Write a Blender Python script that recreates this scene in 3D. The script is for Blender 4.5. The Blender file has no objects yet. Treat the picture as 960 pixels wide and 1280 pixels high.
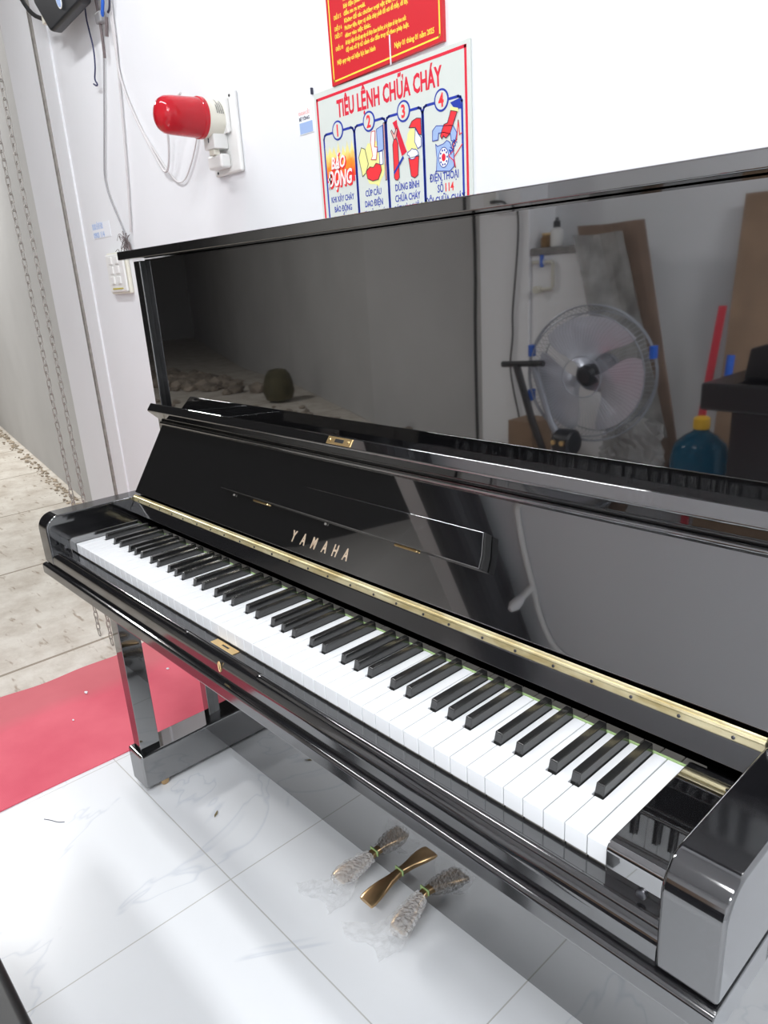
import bpy, bmesh, math, random
from mathutils import Vector, Matrix
random.seed(7)
D = bpy.data
scn = bpy.context.scene
C = scn.collection
PI = math.pi
H = 0.70                       # height of the white key tops above the floor
KW = 1.222                     # width of the 88 keys
WK = KW / 52

# ------------------------------------------------------------------ camera
cam = D.cameras.new('camera'); co = D.objects.new('camera', cam); C.objects.link(co)
ya, pa, ra = -.8511, .3221, -.0650
ca, sa, cb, sb, cc, sc = math.cos(ya), math.sin(ya), math.cos(pa), math.sin(pa), math.cos(ra), math.sin(ra)
fwd = Vector((sa*cb, ca*cb, -sb)); rgt = Vector((ca, -sa, 0)); upv = rgt.cross(fwd)
r2 = rgt*cc + upv*sc; u2 = upv*cc - rgt*sc
m = Matrix((r2, u2, -fwd)).transposed().to_4x4(); m.translation = Vector((1.4819, -.4729, .4822+H))
co.matrix_world = m
cam.sensor_fit = 'VERTICAL'; cam.sensor_height = 36; cam.sensor_width = 27
cam.lens = 912.7/1280*36
cam.shift_x = 9.1/1280; cam.shift_y = 11.3/1280
cam.clip_start = .02
scn.camera = co

# ------------------------------------------------------------------ world, exposure
w = D.worlds.new('night_sky'); scn.world = w; w.use_nodes = True
bg = w.node_tree.nodes['Background']; bg.inputs[0].default_value = (.030, .029, .028, 1); bg.inputs[1].default_value = 1.0
scn.view_settings.view_transform = 'Standard'; scn.view_settings.look = 'None'
scn.view_settings.gamma = 1; scn.view_settings.use_curve_mapping = False
scn.view_settings.exposure = -0.14

# lights: two ceiling battens in the shop, an added fill batten by the doorway, an added yard light
def area(name, loc, size, sy, power, rot=(0,0,0), col=(1,1,1)):
    l = D.lights.new(name, 'AREA'); l.shape = 'RECTANGLE'; l.size = size; l.size_y = sy
    l.energy = power; l.color = col
    o = D.objects.new(name, l); C.objects.link(o); o.location = loc; o.rotation_euler = rot
    return o
COOL = (.965, .98, 1.0)
area('batten_light', (1.45, -.80, 2.53), 1.15, .24, 26, (0,0,0), COOL)
area('batten_light', (1.95, -1.75, 2.53), 1.15, .24, 75, (0,0,0), COOL)
area('batten_light', (-.28, -.25, 2.53), 1.15, .10, 20, (0,0,0), COOL)  # added batten, brightens the far pillar and the left wall
area('added_yard_light', (-5.0, .3, 3.9), .6, .6, 165, (0,0,0), (1.0,.99,.97))  # unseen lamp added to light the yard concrete

# ------------------------------------------------------------------ materials
def nt(name):
    mt = D.materials.new(name); mt.use_nodes = True
    n = mt.node_tree; return mt, n, n.nodes['Principled BSDF']
def mat(name, col, rough=.5, metal=0, ior=1.5, spec=.5, trans=0, coat=0, bump=0, bscale=50, var=0, vscale=8, emit=None, alpha=1):
    mt, n, b = nt(name)
    b.inputs['Base Color'].default_value = (*col, 1); b.inputs['Roughness'].default_value = rough
    b.inputs['Metallic'].default_value = metal; b.inputs['IOR'].default_value = ior
    b.inputs['Specular IOR Level'].default_value = spec
    b.inputs['Transmission Weight'].default_value = trans; b.inputs['Coat Weight'].default_value = coat
    b.inputs['Alpha'].default_value = alpha
    tc = n.nodes.new('ShaderNodeTexCoord')
    if var:
        nz = n.nodes.new('ShaderNodeTexNoise'); nz.inputs['Scale'].default_value = vscale; nz.inputs['Detail'].default_value = 5
        n.links.new(tc.outputs['Object'], nz.inputs['Vector'])
        rp = n.nodes.new('ShaderNodeValToRGB')
        rp.color_ramp.elements[0].position = .3; rp.color_ramp.elements[1].position = .7
        rp.color_ramp.elements[0].color = (*[c*(1-var) for c in col], 1); rp.color_ramp.elements[1].color = (*[min(1, c*(1+var)) for c in col], 1)
        n.links.new(nz.outputs[0], rp.inputs[0]); n.links.new(rp.outputs[0], b.inputs['Base Color'])
    if bump:
        nz = n.nodes.new('ShaderNodeTexNoise'); nz.inputs['Scale'].default_value = bscale; nz.inputs['Detail'].default_value = 4
        n.links.new(tc.outputs['Object'], nz.inputs['Vector'])
        bp = n.nodes.new('ShaderNodeBump'); bp.inputs['Strength'].default_value = bump; bp.inputs['Distance'].default_value = .01
        n.links.new(nz.outputs[0], bp.inputs['Height']); n.links.new(bp.outputs[0], b.inputs['Normal'])
    if emit:
        b.inputs['Emission Color'].default_value = (*emit[0], 1); b.inputs['Emission Strength'].default_value = emit[1]
    return mt

M = {}
M['lacquer'] = mat('black_lacquer', (.004,.004,.0045), .025, ior=3.6)
M['lacquer2'] = mat('black_lacquer_worn', (.006,.006,.007), .09, ior=2.35, bump=.004, bscale=30)
M['satin'] = mat('black_satin', (.008,.008,.008), .35)
M['ivory'] = mat('white_key_plastic', (.74,.755,.77), .18)
M['keywood'] = mat('key_wood', (.22,.21,.19), .6)
M['ebony'] = mat('black_key_plastic', (.012,.012,.012), .16, ior=1.8, bump=.01, bscale=200)
M['felt_green'] = mat('green_felt', (.35,.5,.22), .9, bump=.3, bscale=900)
M['felt_black'] = mat('black_felt', (.01,.01,.01), .95)
M['gold'] = mat('gold_plate', (.86,.62,.30), .28, metal=1, var=.08, vscale=30)
M['goldtext'] = mat('gold_lettering', (.78,.62,.46), .35, metal=.6)
M['dark_metal'] = mat('dark_metal', (.12,.12,.13), .35, metal=1)
M['steel'] = mat('galvanised_steel', (.36,.34,.31), .5, metal=.5, var=.15, vscale=60)
M['wall'] = mat('white_wall_paint', (.80,.81,.83), .55, bump=.05, bscale=12, var=.015, vscale=3)
M['wall_bright'] = mat('lifted_white_paint', (.92,.93,.95), .4)  # lighter wall white; stronger light on pillar and counter put into colour
M['wall_out'] = mat('outside_wall_paint', (.56,.56,.56), .8, bump=.1, bscale=20, var=.06, vscale=1.5)
M['ceil'] = mat('ceiling_paint', (.70,.71,.73), .8)
M['white_plastic'] = mat('white_plastic', (.80,.80,.78), .35)
M['cream_plastic'] = mat('cream_plastic', (.74,.72,.62), .35)
M['clear'] = mat('clear_polythene', (.95,.95,.95), .14, trans=.08, ior=1.6, alpha=.46, bump=1.0, bscale=160)
M['skirt'] = mat('thin_polythene', (.93,.94,.95), .1, trans=.3, ior=1.3, alpha=.28, bump=.8, bscale=70)
M['black_plastic'] = mat('black_plastic', (.016,.017,.020), .4)
M['rubber'] = mat('rubber', (.02,.02,.02), .6)
M['blue'] = mat('blue_insulation', (.02,.13,.62), .4)
M['navywire'] = mat('navy_wire', (.03,.035,.10), .45)
M['greywire'] = mat('grey_wire', (.33,.33,.34), .5)
M['brownwire'] = mat('brown_grey_wire', (.16,.13,.13), .5)
M['whitewire'] = mat('white_wire', (.62,.60,.60), .45)
M['sign_grey'] = mat('sign_board', (.66,.70,.66), .35)
M['sign_red'] = mat('sign_red', (.62,.02,.03), .35)
M['ink_red'] = mat('ink_red', (.72,.02,.05), .4)
M['ink_fire'] = mat('ink_bright_red', (.85,.04,.05), .4)
M['ink_blue'] = mat('ink_blue', (.02,.045,.38), .4)
M['ink_yellow'] = mat('ink_yellow', (.95,.72,.08), .4)
M['ink_lightyellow'] = mat('ink_light_yellow', (.85,.82,.32), .5)
M['ink_orange'] = mat('ink_orange', (.92,.28,.03), .4)
M['ink_pink'] = mat('ink_pink', (.85,.42,.38), .4)
M['ink_white'] = mat('ink_white', (.88,.88,.86), .4)
M['ink_lightblue'] = mat('ink_light_blue', (.35,.48,.75), .4)
M['ink_black'] = mat('ink_black', (.03,.03,.06), .5)
M['card'] = mat('cardboard', (.30,.20,.13), .8, var=.15, vscale=6)
M['card2'] = mat('cardboard_dark', (.22,.15,.11), .8, var=.2, vscale=6)
M['red_plastic'] = mat('red_plastic', (.55,.03,.05), .4)
M['jug'] = mat('blue_jug_plastic', (.02,.13,.22), .1, trans=.3, ior=1.3)
M['yellow_cap'] = mat('yellow_cap', (.85,.5,.03), .4)
M['fan_grey'] = mat('fan_grey_metal', (.32,.34,.38), .35, metal=.3)
M['fan_white'] = mat('fan_blade', (.62,.64,.70), .3, metal=.4)
M['leaf'] = mat('dry_leaf', (.25,.2,.1), .8)
M['bronze'] = mat('bronze_pedal', (.50,.34,.18), .28, metal=1, var=.25, vscale=25)
M['lamp_shade'] = mat('lamp_diffuser', (.9,.9,.9), .5, emit=((.93,.96,1), 6))
M['siren_red'] = mat('red_clear_plastic', (.80,.03,.05), .06, trans=.55, ior=1.4)
M['siren_in'] = mat('siren_reflector', (.55,.04,.05), .3)
M['paper'] = mat('paper', (.82,.84,.88), .6)
M['tube'] = mat('bulb_glass', (.75,.75,.76), .3)
M['warm'] = mat('lantern_glow', (.9,.5,.15), .5, emit=((1,.48,.12), 5))

def brass_mat():
    mt, n, b = nt('brass_hinge')
    b.inputs['Metallic'].default_value = .85; b.inputs['Roughness'].default_value = .42
    tc = n.nodes.new('ShaderNodeTexCoord'); mp = n.nodes.new('ShaderNodeMapping')
    mp.inputs['Scale'].default_value = (18, 60, 60)
    vo = n.nodes.new('ShaderNodeTexNoise'); vo.inputs['Scale'].default_value = 1; vo.inputs['Detail'].default_value = 3
    n.links.new(tc.outputs['Object'], mp.inputs[0]); n.links.new(mp.outputs[0], vo.inputs['Vector'])
    rp = n.nodes.new('ShaderNodeValToRGB'); rp.color_ramp.elements[0].color = (.66,.54,.27,1); rp.color_ramp.elements[1].color = (.97,.88,.58,1)
    rp.color_ramp.elements[0].position = .35; rp.color_ramp.elements[1].position = .6
    n.links.new(vo.outputs[0], rp.inputs[0]); n.links.new(rp.outputs[0], b.inputs['Base Color'])
    return mt
M['brass'] = brass_mat()

def tile_mat():
    mt, n, b = nt('marble_floor_tile')
    L = n.links; N = n.nodes
    tc = N.new('ShaderNodeTexCoord')
    sep = N.new('ShaderNodeSeparateXYZ'); L.new(tc.outputs['Object'], sep.inputs[0])
    def math_(op, a, bb=None, c=None):
        k = N.new('ShaderNodeMath'); k.operation = op
        for i, v in enumerate((a, bb, c)):
            if v is None: continue
            if isinstance(v, (int, float)): k.inputs[i].default_value = v
            else: L.new(v, k.inputs[i])
        return k.outputs[0]
    def seam(o, off):
        t = math_('DIVIDE', math_('ADD', o, off), .58)
        f = math_('FRACT', t)
        d = math_('ABSOLUTE', math_('SUBTRACT', f, .5))
        return math_('GREATER_THAN', d, .5-.0022)
    s = math_('MAXIMUM', seam(sep.outputs[0], -.325+5.8), seam(sep.outputs[1], -.068+5.8))
    # veins
    nz = N.new('ShaderNodeTexNoise'); nz.inputs['Scale'].default_value = 1.1; nz.inputs['Detail'].default_value = 5; nz.inputs['Roughness'].default_value = .62; nz.inputs['Distortion'].default_value = 1.1
    L.new(tc.outputs['Object'], nz.inputs['Vector'])
    v = math_('ABSOLUTE', math_('SUBTRACT', nz.outputs[0], .5))
    rp = N.new('ShaderNodeValToRGB'); e = rp.color_ramp.elements
    e[0].position = 0; e[0].color = (.68,.71,.75,1); e[1].position = .006; e[1].color = (.79,.81,.83,1)
    L.new(v, rp.inputs[0])
    mx = N.new('ShaderNodeMix'); mx.data_type = 'RGBA'
    L.new(s, mx.inputs[0]); L.new(rp.outputs[0], mx.inputs[6]); mx.inputs[7].default_value = (.52,.52,.50,1)
    L.new(mx.outputs[2], b.inputs['Base Color'])
    b.inputs['Roughness'].default_value = .28; b.inputs['Specular IOR Level'].default_value = .35
    return mt
M['tile'] = tile_mat()

def concrete_mat():
    mt, n, b = nt('rough_concrete')
    L = n.links; N = n.nodes
    tc = N.new('ShaderNodeTexCoord')
    a = N.new('ShaderNodeTexNoise'); a.inputs['Scale'].default_value = 5; a.inputs['Detail'].default_value = 8; a.inputs['Roughness'].default_value = .7
    L.new(tc.outputs['Object'], a.inputs['Vector'])
    rp = N.new('ShaderNodeValToRGB'); e = rp.color_ramp.elements
    e[0].position = .3; e[0].color = (.50,.44,.37,1); e[1].position = .62; e[1].color = (.74,.70,.63,1)
    L.new(a.outputs[0], rp.inputs[0])
    mp = N.new('ShaderNodeMapping'); mp.inputs['Rotation'].default_value = (0,0,.9); mp.inputs['Scale'].default_value = (8, 34, 1)
    L.new(tc.outputs['Object'], mp.inputs[0])
    f = N.new('ShaderNodeTexNoise'); f.inputs['Scale'].default_value = 1; f.inputs['Detail'].default_value = 3
    L.new(mp.outputs[0], f.inputs['Vector'])
    fr = N.new('ShaderNodeValToRGB'); e = fr.color_ramp.elements
    e[0].position = .30; e[0].color = (.50,.42,.35,1); e[1].position = .38; e[1].color = (1,1,1,1)
    L.new(f.outputs[0], fr.inputs[0])
    mx = N.new('ShaderNodeMix'); mx.data_type = 'RGBA'; mx.blend_type = 'MULTIPLY'; mx.inputs[0].default_value = .75
    L.new(rp.outputs[0], mx.inputs[6]); L.new(fr.outputs[0], mx.inputs[7])
    # saw cuts across the slab
    sep = N.new('ShaderNodeSeparateXYZ'); L.new(tc.outputs['Object'], sep.inputs[0])
    m1 = N.new('ShaderNodeMath'); m1.operation = 'PINGPONG'; m1.inputs[1].default_value = .5
    L.new(sep.outputs[0], m1.inputs[0])
    m2 = N.new('ShaderNodeMath'); m2.operation = 'LESS_THAN'; m2.inputs[1].default_value = .007; L.new(m1.outputs[0], m2.inputs[0])
    mx2 = N.new('ShaderNodeMix'); mx2.data_type = 'RGBA'
    L.new(m2.outputs[0], mx2.inputs[0]); L.new(mx.outputs[2], mx2.inputs[6]); mx2.inputs[7].default_value = (.33,.28,.22,1)
    L.new(mx2.outputs[2], b.inputs['Base Color'])
    b.inputs['Roughness'].default_value = .9
    bp = N.new('ShaderNodeBump'); bp.inputs['Strength'].default_value = .5; bp.inputs['Distance'].default_value = .01
    L.new(f.outputs[0], bp.inputs['Height']); L.new(bp.outputs[0], b.inputs['Normal'])
    return mt
M['concrete'] = concrete_mat()

def mat_mat():
    mt, n, b = nt('red_ribbed_matting')
    L = n.links; N = n.nodes
    tc = N.new('ShaderNodeTexCoord')
    nz = N.new('ShaderNodeTexNoise'); nz.inputs['Scale'].default_value = 4; nz.inputs['Detail'].default_value = 6
    L.new(tc.outputs['Object'], nz.inputs['Vector'])
    rp = N.new('ShaderNodeValToRGB'); e = rp.color_ramp.elements
    e[0].position = .3; e[0].color = (.68,.09,.14,1); e[1].position = .7; e[1].color = (.80,.15,.20,1)
    L.new(nz.outputs[0], rp.inputs[0])
    # the half next to the yard is worn and dusty
    sep = N.new('ShaderNodeSeparateXYZ'); L.new(tc.outputs['Object'], sep.inputs[0])
    ad = N.new('ShaderNodeMath'); ad.operation = 'MULTIPLY_ADD'; ad.inputs[1].default_value = .10; L.new(nz.outputs[0], ad.inputs[0]); L.new(sep.outputs[0], ad.inputs[2])
    mr = N.new('ShaderNodeMapRange'); mr.inputs[1].default_value = -.56; mr.inputs[2].default_value = -.64; mr.inputs[3].default_value = 0; mr.inputs[4].default_value = .32
    L.new(ad.outputs[0], mr.inputs[0])
    mx = N.new('ShaderNodeMix'); mx.data_type = 'RGBA'; L.new(mr.outputs[0], mx.inputs[0]); L.new(rp.outputs[0], mx.inputs[6]); mx.inputs[7].default_value = (.50,.22,.20,1)
    L.new(mx.outputs[2], b.inputs['Base Color']); b.inputs['Roughness'].default_value = .7
    wv = N.new('ShaderNodeTexWave'); wv.inputs['Scale'].default_value = 70; wv.bands_direction = 'X'
    L.new(tc.outputs['Object'], wv.inputs['Vector'])
    bp = N.new('ShaderNodeBump'); bp.inputs['Strength'].default_value = .25; bp.inputs['Distance'].default_value = .003
    L.new(wv.outputs[1], bp.inputs['Height']); L.new(bp.outputs[0], b.inputs['Normal'])
    return mt
M['mat'] = mat_mat()

def fire_mat():
    mt, n, b = nt('printed_flames')
    L = n.links; N = n.nodes
    tc = N.new('ShaderNodeTexCoord'); sep = N.new('ShaderNodeSeparateXYZ'); L.new(tc.outputs['Object'], sep.inputs[0])
    nz = N.new('ShaderNodeTexNoise'); nz.inputs['Scale'].default_value = 60; L.new(tc.outputs['Object'], nz.inputs['Vector'])
    ad = N.new('ShaderNodeMath'); ad.operation = 'MULTIPLY_ADD'; ad.inputs[1].default_value = .03; L.new(nz.outputs[0], ad.inputs[0]); L.new(sep.outputs[2], ad.inputs[2])
    mr = N.new('ShaderNodeMapRange'); mr.inputs[1].default_value = .685; mr.inputs[2].default_value = .760; L.new(ad.outputs[0], mr.inputs[0])
    rp = N.new('ShaderNodeValToRGB'); e = rp.color_ramp.elements
    e[0].position = 0; e[0].color = (.85,.03,.02,1); e[1].position = 1; e[1].color = (.68,.71,.62,1)
    k = e.new(.35); k.color = (.93,.30,.03,1); k = e.new(.6); k.color = (.9,.78,.25,1)
    L.new(mr.outputs[0], rp.inputs[0]); L.new(rp.outputs[0], b.inputs['Base Color']); b.inputs['Roughness'].default_value = .4
    return mt
M['fire'] = fire_mat()

# ------------------------------------------------------------------ helpers
def obj(name, bm, mtl, parent=None, label=None, cat=None, group=None, kind=None, smooth=False):
    me = D.meshes.new(name); bm.normal_update(); bm.to_mesh(me); bm.free()
    return objm(name, me, mtl, parent, label, cat, group, kind, smooth)
def objm(name, me, mtl, parent=None, label=None, cat=None, group=None, kind=None, smooth=False):
    for x in (mtl if isinstance(mtl, (list, tuple)) else [mtl]): me.materials.append(x)
    if smooth:
        for p in me.polygons: p.use_smooth = True
        try: me.set_sharp_from_angle(angle=math.radians(35))
        except Exception: pass
    o = D.objects.new(name, me); C.objects.link(o)
    if smooth:
        wnm = o.modifiers.new('wn', 'WEIGHTED_NORMAL'); wnm.weight = 100; wnm.keep_sharp = True
    if parent: o.parent = parent
    if label: o['label'] = label
    if cat: o['category'] = cat
    if group: o['group'] = group
    if kind: o['kind'] = kind
    return o
def thing(name, label, cat, group=None, loc=(0,0,0), rz=0):
    o = D.objects.new(name, None); C.objects.link(o); o.empty_display_size = .05
    o.location = loc; o.rotation_euler = (0,0,rz)
    o['label'] = label; o['category'] = cat
    if group: o['group'] = group
    return o
def bevel(bm, r, seg=2, faces=None):
    if r > 0:
        ed = [e for e in bm.edges if len(e.link_faces) == 2 and e.calc_face_angle(0) > math.radians(25)]
        bmesh.ops.bevel(bm, geom=ed, offset=r, segments=seg, affect='EDGES', profile=.5, clamp_overlap=True)
def box(x0, x1, y0, y1, z0, z1, r=0, seg=2, bm=None):
    b = bm or bmesh.new()
    t = bmesh.new(); bmesh.ops.create_cube(t, size=1)
    for v in t.verts: v.co = Vector(((x0+x1)/2+v.co.x*(x1-x0), (y0+y1)/2+v.co.y*(y1-y0), (z0+z1)/2+v.co.z*(z1-z0)))
    bevel(t, r, seg)
    return merge(b, t)
def merge(b, t, mtx=None):
    if mtx: bmesh.ops.transform(t, matrix=mtx, verts=t.verts)
    me = D.meshes.new('tmp'); t.to_mesh(me); t.free(); b.from_mesh(me); D.meshes.remove(me)
    return b
def prism(poly, a0, a1, axis='x', r=0, seg=2, bm=None):
    """extrude a 2D polygon: axis x -> poly=(y,z); axis y -> poly=(x,z); axis z -> poly=(x,y)"""
    t = bmesh.new()
    def P(p, a):
        return {'x': (a, p[0], p[1]), 'y': (p[0], a, p[1]), 'z': (p[0], p[1], a)}[axis]
    A = [t.verts.new(P(p, a0)) for p in poly]; B = [t.verts.new(P(p, a1)) for p in poly]
    t.faces.new(A); t.faces.new(B[::-1])
    for i in range(len(poly)):
        j = (i+1) % len(poly); t.faces.new((A[i], B[i], B[j], A[j]))
    bmesh.ops.recalc_face_normals(t, faces=t.faces)
    bevel(t, r, seg)
    return merge(bm or bmesh.new(), t)
def tube(pts, r, n=8, bm=None, closed=False, smooth_path=0):
    pts = [Vector(p) for p in pts]
    for _ in range(smooth_path):
        q = [pts[0]]
        for i in range(len(pts)-1):
            q += [pts[i]*.75+pts[i+1]*.25, pts[i]*.25+pts[i+1]*.75]
        q.append(pts[-1]); pts = q
    t = bmesh.new(); rings = []
    prev = None
    N = len(pts)
    for i, p in enumerate(pts):
        if closed: d = pts[(i+1) % N]-pts[i-1]
        else: d = pts[min(i+1, N-1)]-pts[max(i-1, 0)]
        if d.length < 1e-9: d = Vector((0,0,1))
        d.normalize()
        if prev is None:
            a = d.orthogonal().normalized()
        else:
            a = (prev-d*prev.dot(d))
            a = a.normalized() if a.length > 1e-6 else d.orthogonal().normalized()
        prev = a; b = d.cross(a)
        rr = r[i] if isinstance(r, (list, tuple)) else r
        rings.append([t.verts.new(p+(a*math.cos(2*PI*k/n)+b*math.sin(2*PI*k/n))*rr) for k in range(n)])
    for i in range(N if closed else N-1):
        A, B = rings[i], rings[(i+1) % N]
        for k in range(n): t.faces.new((A[k], A[(k+1) % n], B[(k+1) % n], B[k]))
    if not closed: t.faces.new(rings[0][::-1]); t.faces.new(rings[-1])
    bmesh.ops.recalc_face_normals(t, faces=t.faces)
    return merge(bm or bmesh.new(), t)
def lathe(prof, n=32, mtx=None, bm=None, cap=True):
    """prof: (radius, height) about local z"""
    t = bmesh.new(); rings = []
    for r_, z in prof:
        rings.append([t.verts.new((max(r_,1e-5)*math.cos(2*PI*k/n), max(r_,1e-5)*math.sin(2*PI*k/n), z)) for k in range(n)])
    for A, B in zip(rings, rings[1:]):
        for k in range(n): t.faces.new((A[k], A[(k+1) % n], B[(k+1) % n], B[k]))
    if cap: t.faces.new(rings[0][::-1]); t.faces.new(rings[-1])
    bmesh.ops.recalc_face_normals(t, faces=t.faces)
    return merge(bm or bmesh.new(), t, mtx)
def arc(cx, cy, r, a0, a1, n=8):
    return [(cx+r*math.cos(math.radians(a0+(a1-a0)*i/n)), cy+r*math.sin(math.radians(a0+(a1-a0)*i/n))) for i in range(n+1)]
def text_mesh(body, size, ext=.0003, bold=0, shear=0, align='LEFT', xs=1, space=1):
    cu = D.curves.new('txt', 'FONT'); cu.body = body; cu.size = size; cu.extrude = ext; cu.offset = bold
    cu.shear = shear; cu.align_x = align; cu.resolution_u = 2; cu.space_character = space
    o = D.objects.new('txt', cu); C.objects.link(o)
    dg = bpy.context.evaluated_depsgraph_get()
    me = D.meshes.new_from_object(o.evaluated_get(dg))
    D.objects.remove(o); D.curves.remove(cu)
    me.transform(Matrix.Diagonal((xs, 1, 1, 1)))
    return me
def text_bm(bm, body, size, mtx, **k):
    me = text_mesh(body, size, **k); me.transform(mtx); bm.from_mesh(me); D.meshes.remove(me)
def on_wall(x, y, z, rot=0):     # frame of something flat on the piano wall, reading from the room
    return Matrix.Translation((x, y, z)) @ Matrix.Rotation(rot, 4, 'Y') @ Matrix.Rotation(PI/2, 4, 'X')

YW = .56                        # the plane of the piano wall
# ------------------------------------------------------------------ the room
def struct(name, bm, mtl, **k): return obj(name, bm, mtl, kind='structure', **k)
struct('floor', box(-.83, 3.3, -3.1, YW+.02, -.06, 0), M['tile'])
struct('wall_back', box(-1.057, 3.3, YW, YW+.15, 0, 2.6), M['wall'])
struct('wall_rear', box(-1.34, 3.3, -3.2, -3.05, 0, 2.6), M['wall'])
struct('wall_right', box(3.3, 3.4, -3.2, YW+.15, 0, 2.6), M['wall'])
struct('ceiling', box(-1.25, 3.4, -3.2, YW+.15, 2.6, 2.7), M['ceil'])
# doorway post of the piano wall: stands a few millimetres proud, with a channel for the shutter
b = box(-1.417, -1.1625, YW-.012, YW+.15, 0, 2.6)
box(-1.1545, -1.0565, YW-.006, YW+.15, 0, 2.6, bm=b)
box(-1.1626, -1.1544, YW+.03, YW+.15, 0, 2.6, bm=b)
struct('wall_left', b, M['wall'])
b = box(-1.1622, -1.1606, YW-.016, YW+.03, .0, 2.45)
box(-1.1570, -1.1550, YW-.013, YW+.03, .0, 2.45, bm=b)
struct('trim_1', b, M['steel'])
# pillar on the far side of the doorway
struct('wall_pillar', box(-1.72, -1.34, -3.2, -2.78, 0, 2.6, .004), M['wall_bright'])
struct('trim_2', box(-1.42, -1.22, -2.78, YW-.02, 2.38, 2.6), M['wall_out'])
# yard
struct('ground', box(-16, -.828, -9, 2.4, -.08, -.002), M['concrete'])
def wallseg(name, pts, h, th, mtl):
    b = bmesh.new()
    for (p, q) in zip(pts, pts[1:]):
        p, q = Vector(p), Vector(q); d = (q-p).normalized(); nn = Vector((-d.y, d.x))*th
        prism([tuple(p), tuple(q), tuple(q+nn), tuple(p+nn)], 0, h, 'z', bm=b)
    return struct(name, b, mtl)
wallseg('wall_yard_near', [(-1.30,.80), (-3.35,1.10), (-8,1.80), (-15.5,2.3)], 3.0, -.2, M['wall_out'])
wallseg('wall_yard_far', [(-1.72,-2.9), (-3.13,-3.05), (-6.0,-4.28), (-8.3,-5.0), (-15.5,-8.2)], 3.7, .2, M['wall_out'])

# ------------------------------------------------------------------ the piano
piano = thing('upright_piano', 'glossy black upright piano with its fallboard open, against the white wall', 'piano', loc=(KW/2, .3, 0))
POFF = Vector((-KW/2, -.3, 0))
def part(name, bm, mtl, parent=None, label=None, smooth=True):
    bmesh.ops.translate(bm, vec=POFF, verts=bm.verts)
    return obj(name, bm, mtl, parent or piano, label=label, smooth=smooth)
def z(v): return v+H
WO, WI = .1118, .0612

part('top_lid', box(-.121, KW+.121, .242, .535, z(.5492), z(.5667), .002), M['lacquer'])
for x0, x1 in ((-.112, -.083), (KW+.083, KW+.112)):
    part('side_panel', box(x0, x1, .272, .52, z(-.66), z(.546), .002), M['lacquer'])
for xa in (-.083, KW+.0815): part('inner_dark_strip', box(xa, xa+.0015, .2745, .285, z(.20), z(.546)), M['satin'])  # dark satin strips added to black out reflections on the inner side faces
part('upper_panel', box(-.083, KW+.083, .285, .305, z(.10), z(.548)), M['lacquer'])
part('lower_panel', box(-.083, KW+.083, .288, .305, z(-.662), z(-.088), .0015), M['lacquer'])
part('back_board', box(-.083, KW+.083, .49, .515, z(-.66), z(.546)), M['satin'])
# arms
pr = [(.275,-.0556), (.275,.0505)] + arc(-.003, .0185, .032, 90, 180, 10) + [(-.0345,-.0556)]
pr = [(y, z(v)) for y, v in pr]
for x0, x1 in ((-WO, -WI), (KW+WI, KW+WO)):
    part('arm', prism(pr, x0, x1, 'x', .0035, 3), M['lacquer2'])
# key blocks
pr = [(.150,-.03), (.150,-.003)] + arc(.137, .004, .010, 10, 90, 4) + arc(-.003, .006, .008, 90, 180, 5) + [(-.011,-.030)]
pr = [(y, z(v)) for y, v in pr]
for x0, x1, s in ((-WI+.0005, -.0015, -1), (KW+.0015, KW+WI-.0005, 1)):
    kb = part('key_block', prism(pr, x0, x1, 'x', .0012, 2), M['lacquer'])
    part('screw', lathe([(.0045,0),(.0045,.002),(.003,.003)], 16, Matrix.Translation((KW/2+s*(KW/2+.036), -.0112, z(-.016))) @ Matrix.Rotation(PI/2,4,'X')), M['dark_metal'], kb)
# key slip
pr = [(.004,-.088), (.004,-.0245), (-.0135,-.0245), (-.0165,-.0235), (-.022,-.0245), (-.0275,-.028), (-.0315,-.0335), (-.0335,-.040), (-.0335,-.0560), (-.030,-.060), (-.030,-.088)]
ks = part('key_slip', prism([(y, z(v)) for y, v in pr], -WI, KW+WI, 'x'), M['lacquer2'])
for x0, x1 in ((-WI, .505), (.698, KW+WI)):
    b = tube([(x0+.0005, -.0200, z(-.0290)), (x0+.004, -.0200, z(-.0285)), (x1-.012, -.0200, z(-.0285)), (x1-.004, -.0200, z(-.0295)), (x1, -.0200, z(-.031))] if x0 < 0 else
             [(x0, -.0200, z(-.031)), (x0+.004, -.0200, z(-.0295)), (x0+.012, -.0200, z(-.0285)), (x1-.0005, -.0200, z(-.0285))], .0062, 14)
    part('cushion_rail', b, M['lacquer2'], ks)
lp = part('lock_strike', box(.562, .6235, -.0155, -.0025, z(-.0246), z(-.0232), .0006), M['gold'], ks, 'gold lock strike plate')
part('strike_slot', box(.586, .604, -.0105, -.0075, z(-.0233), z(-.0230)), M['satin'], ks)
part('key_escutcheon', tube([(.6157+.003*math.cos(a), -.0340, z(-.038)+.008*math.sin(a)) for a in [2*PI*i/20 for i in range(20)]], .0011, 6, closed=True), M['gold'], ks, 'gold oval keyhole ring')
# key bed and its front rail
pr = [(.272,-.088), (.272,-.0565), (-.0335,-.0575), (-.0375,-.0585)] + arc(-.0375, -.0635, .005, 90, 180, 4) + [(-.0425,-.078)] + arc(-.0375,-.078,.005,180,270,4)[1:] + [(-.02,-.0885)]
part('key_bed', prism([(y, z(v)) for y, v in pr], -WO-.001, KW+WO+.001, 'x', .0008, 1), M['lacquer2'])
part('front_rail_felt', box(-WI, KW+WI, .004, .16, z(-.055), z(-.034)), M['felt_black'])
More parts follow.
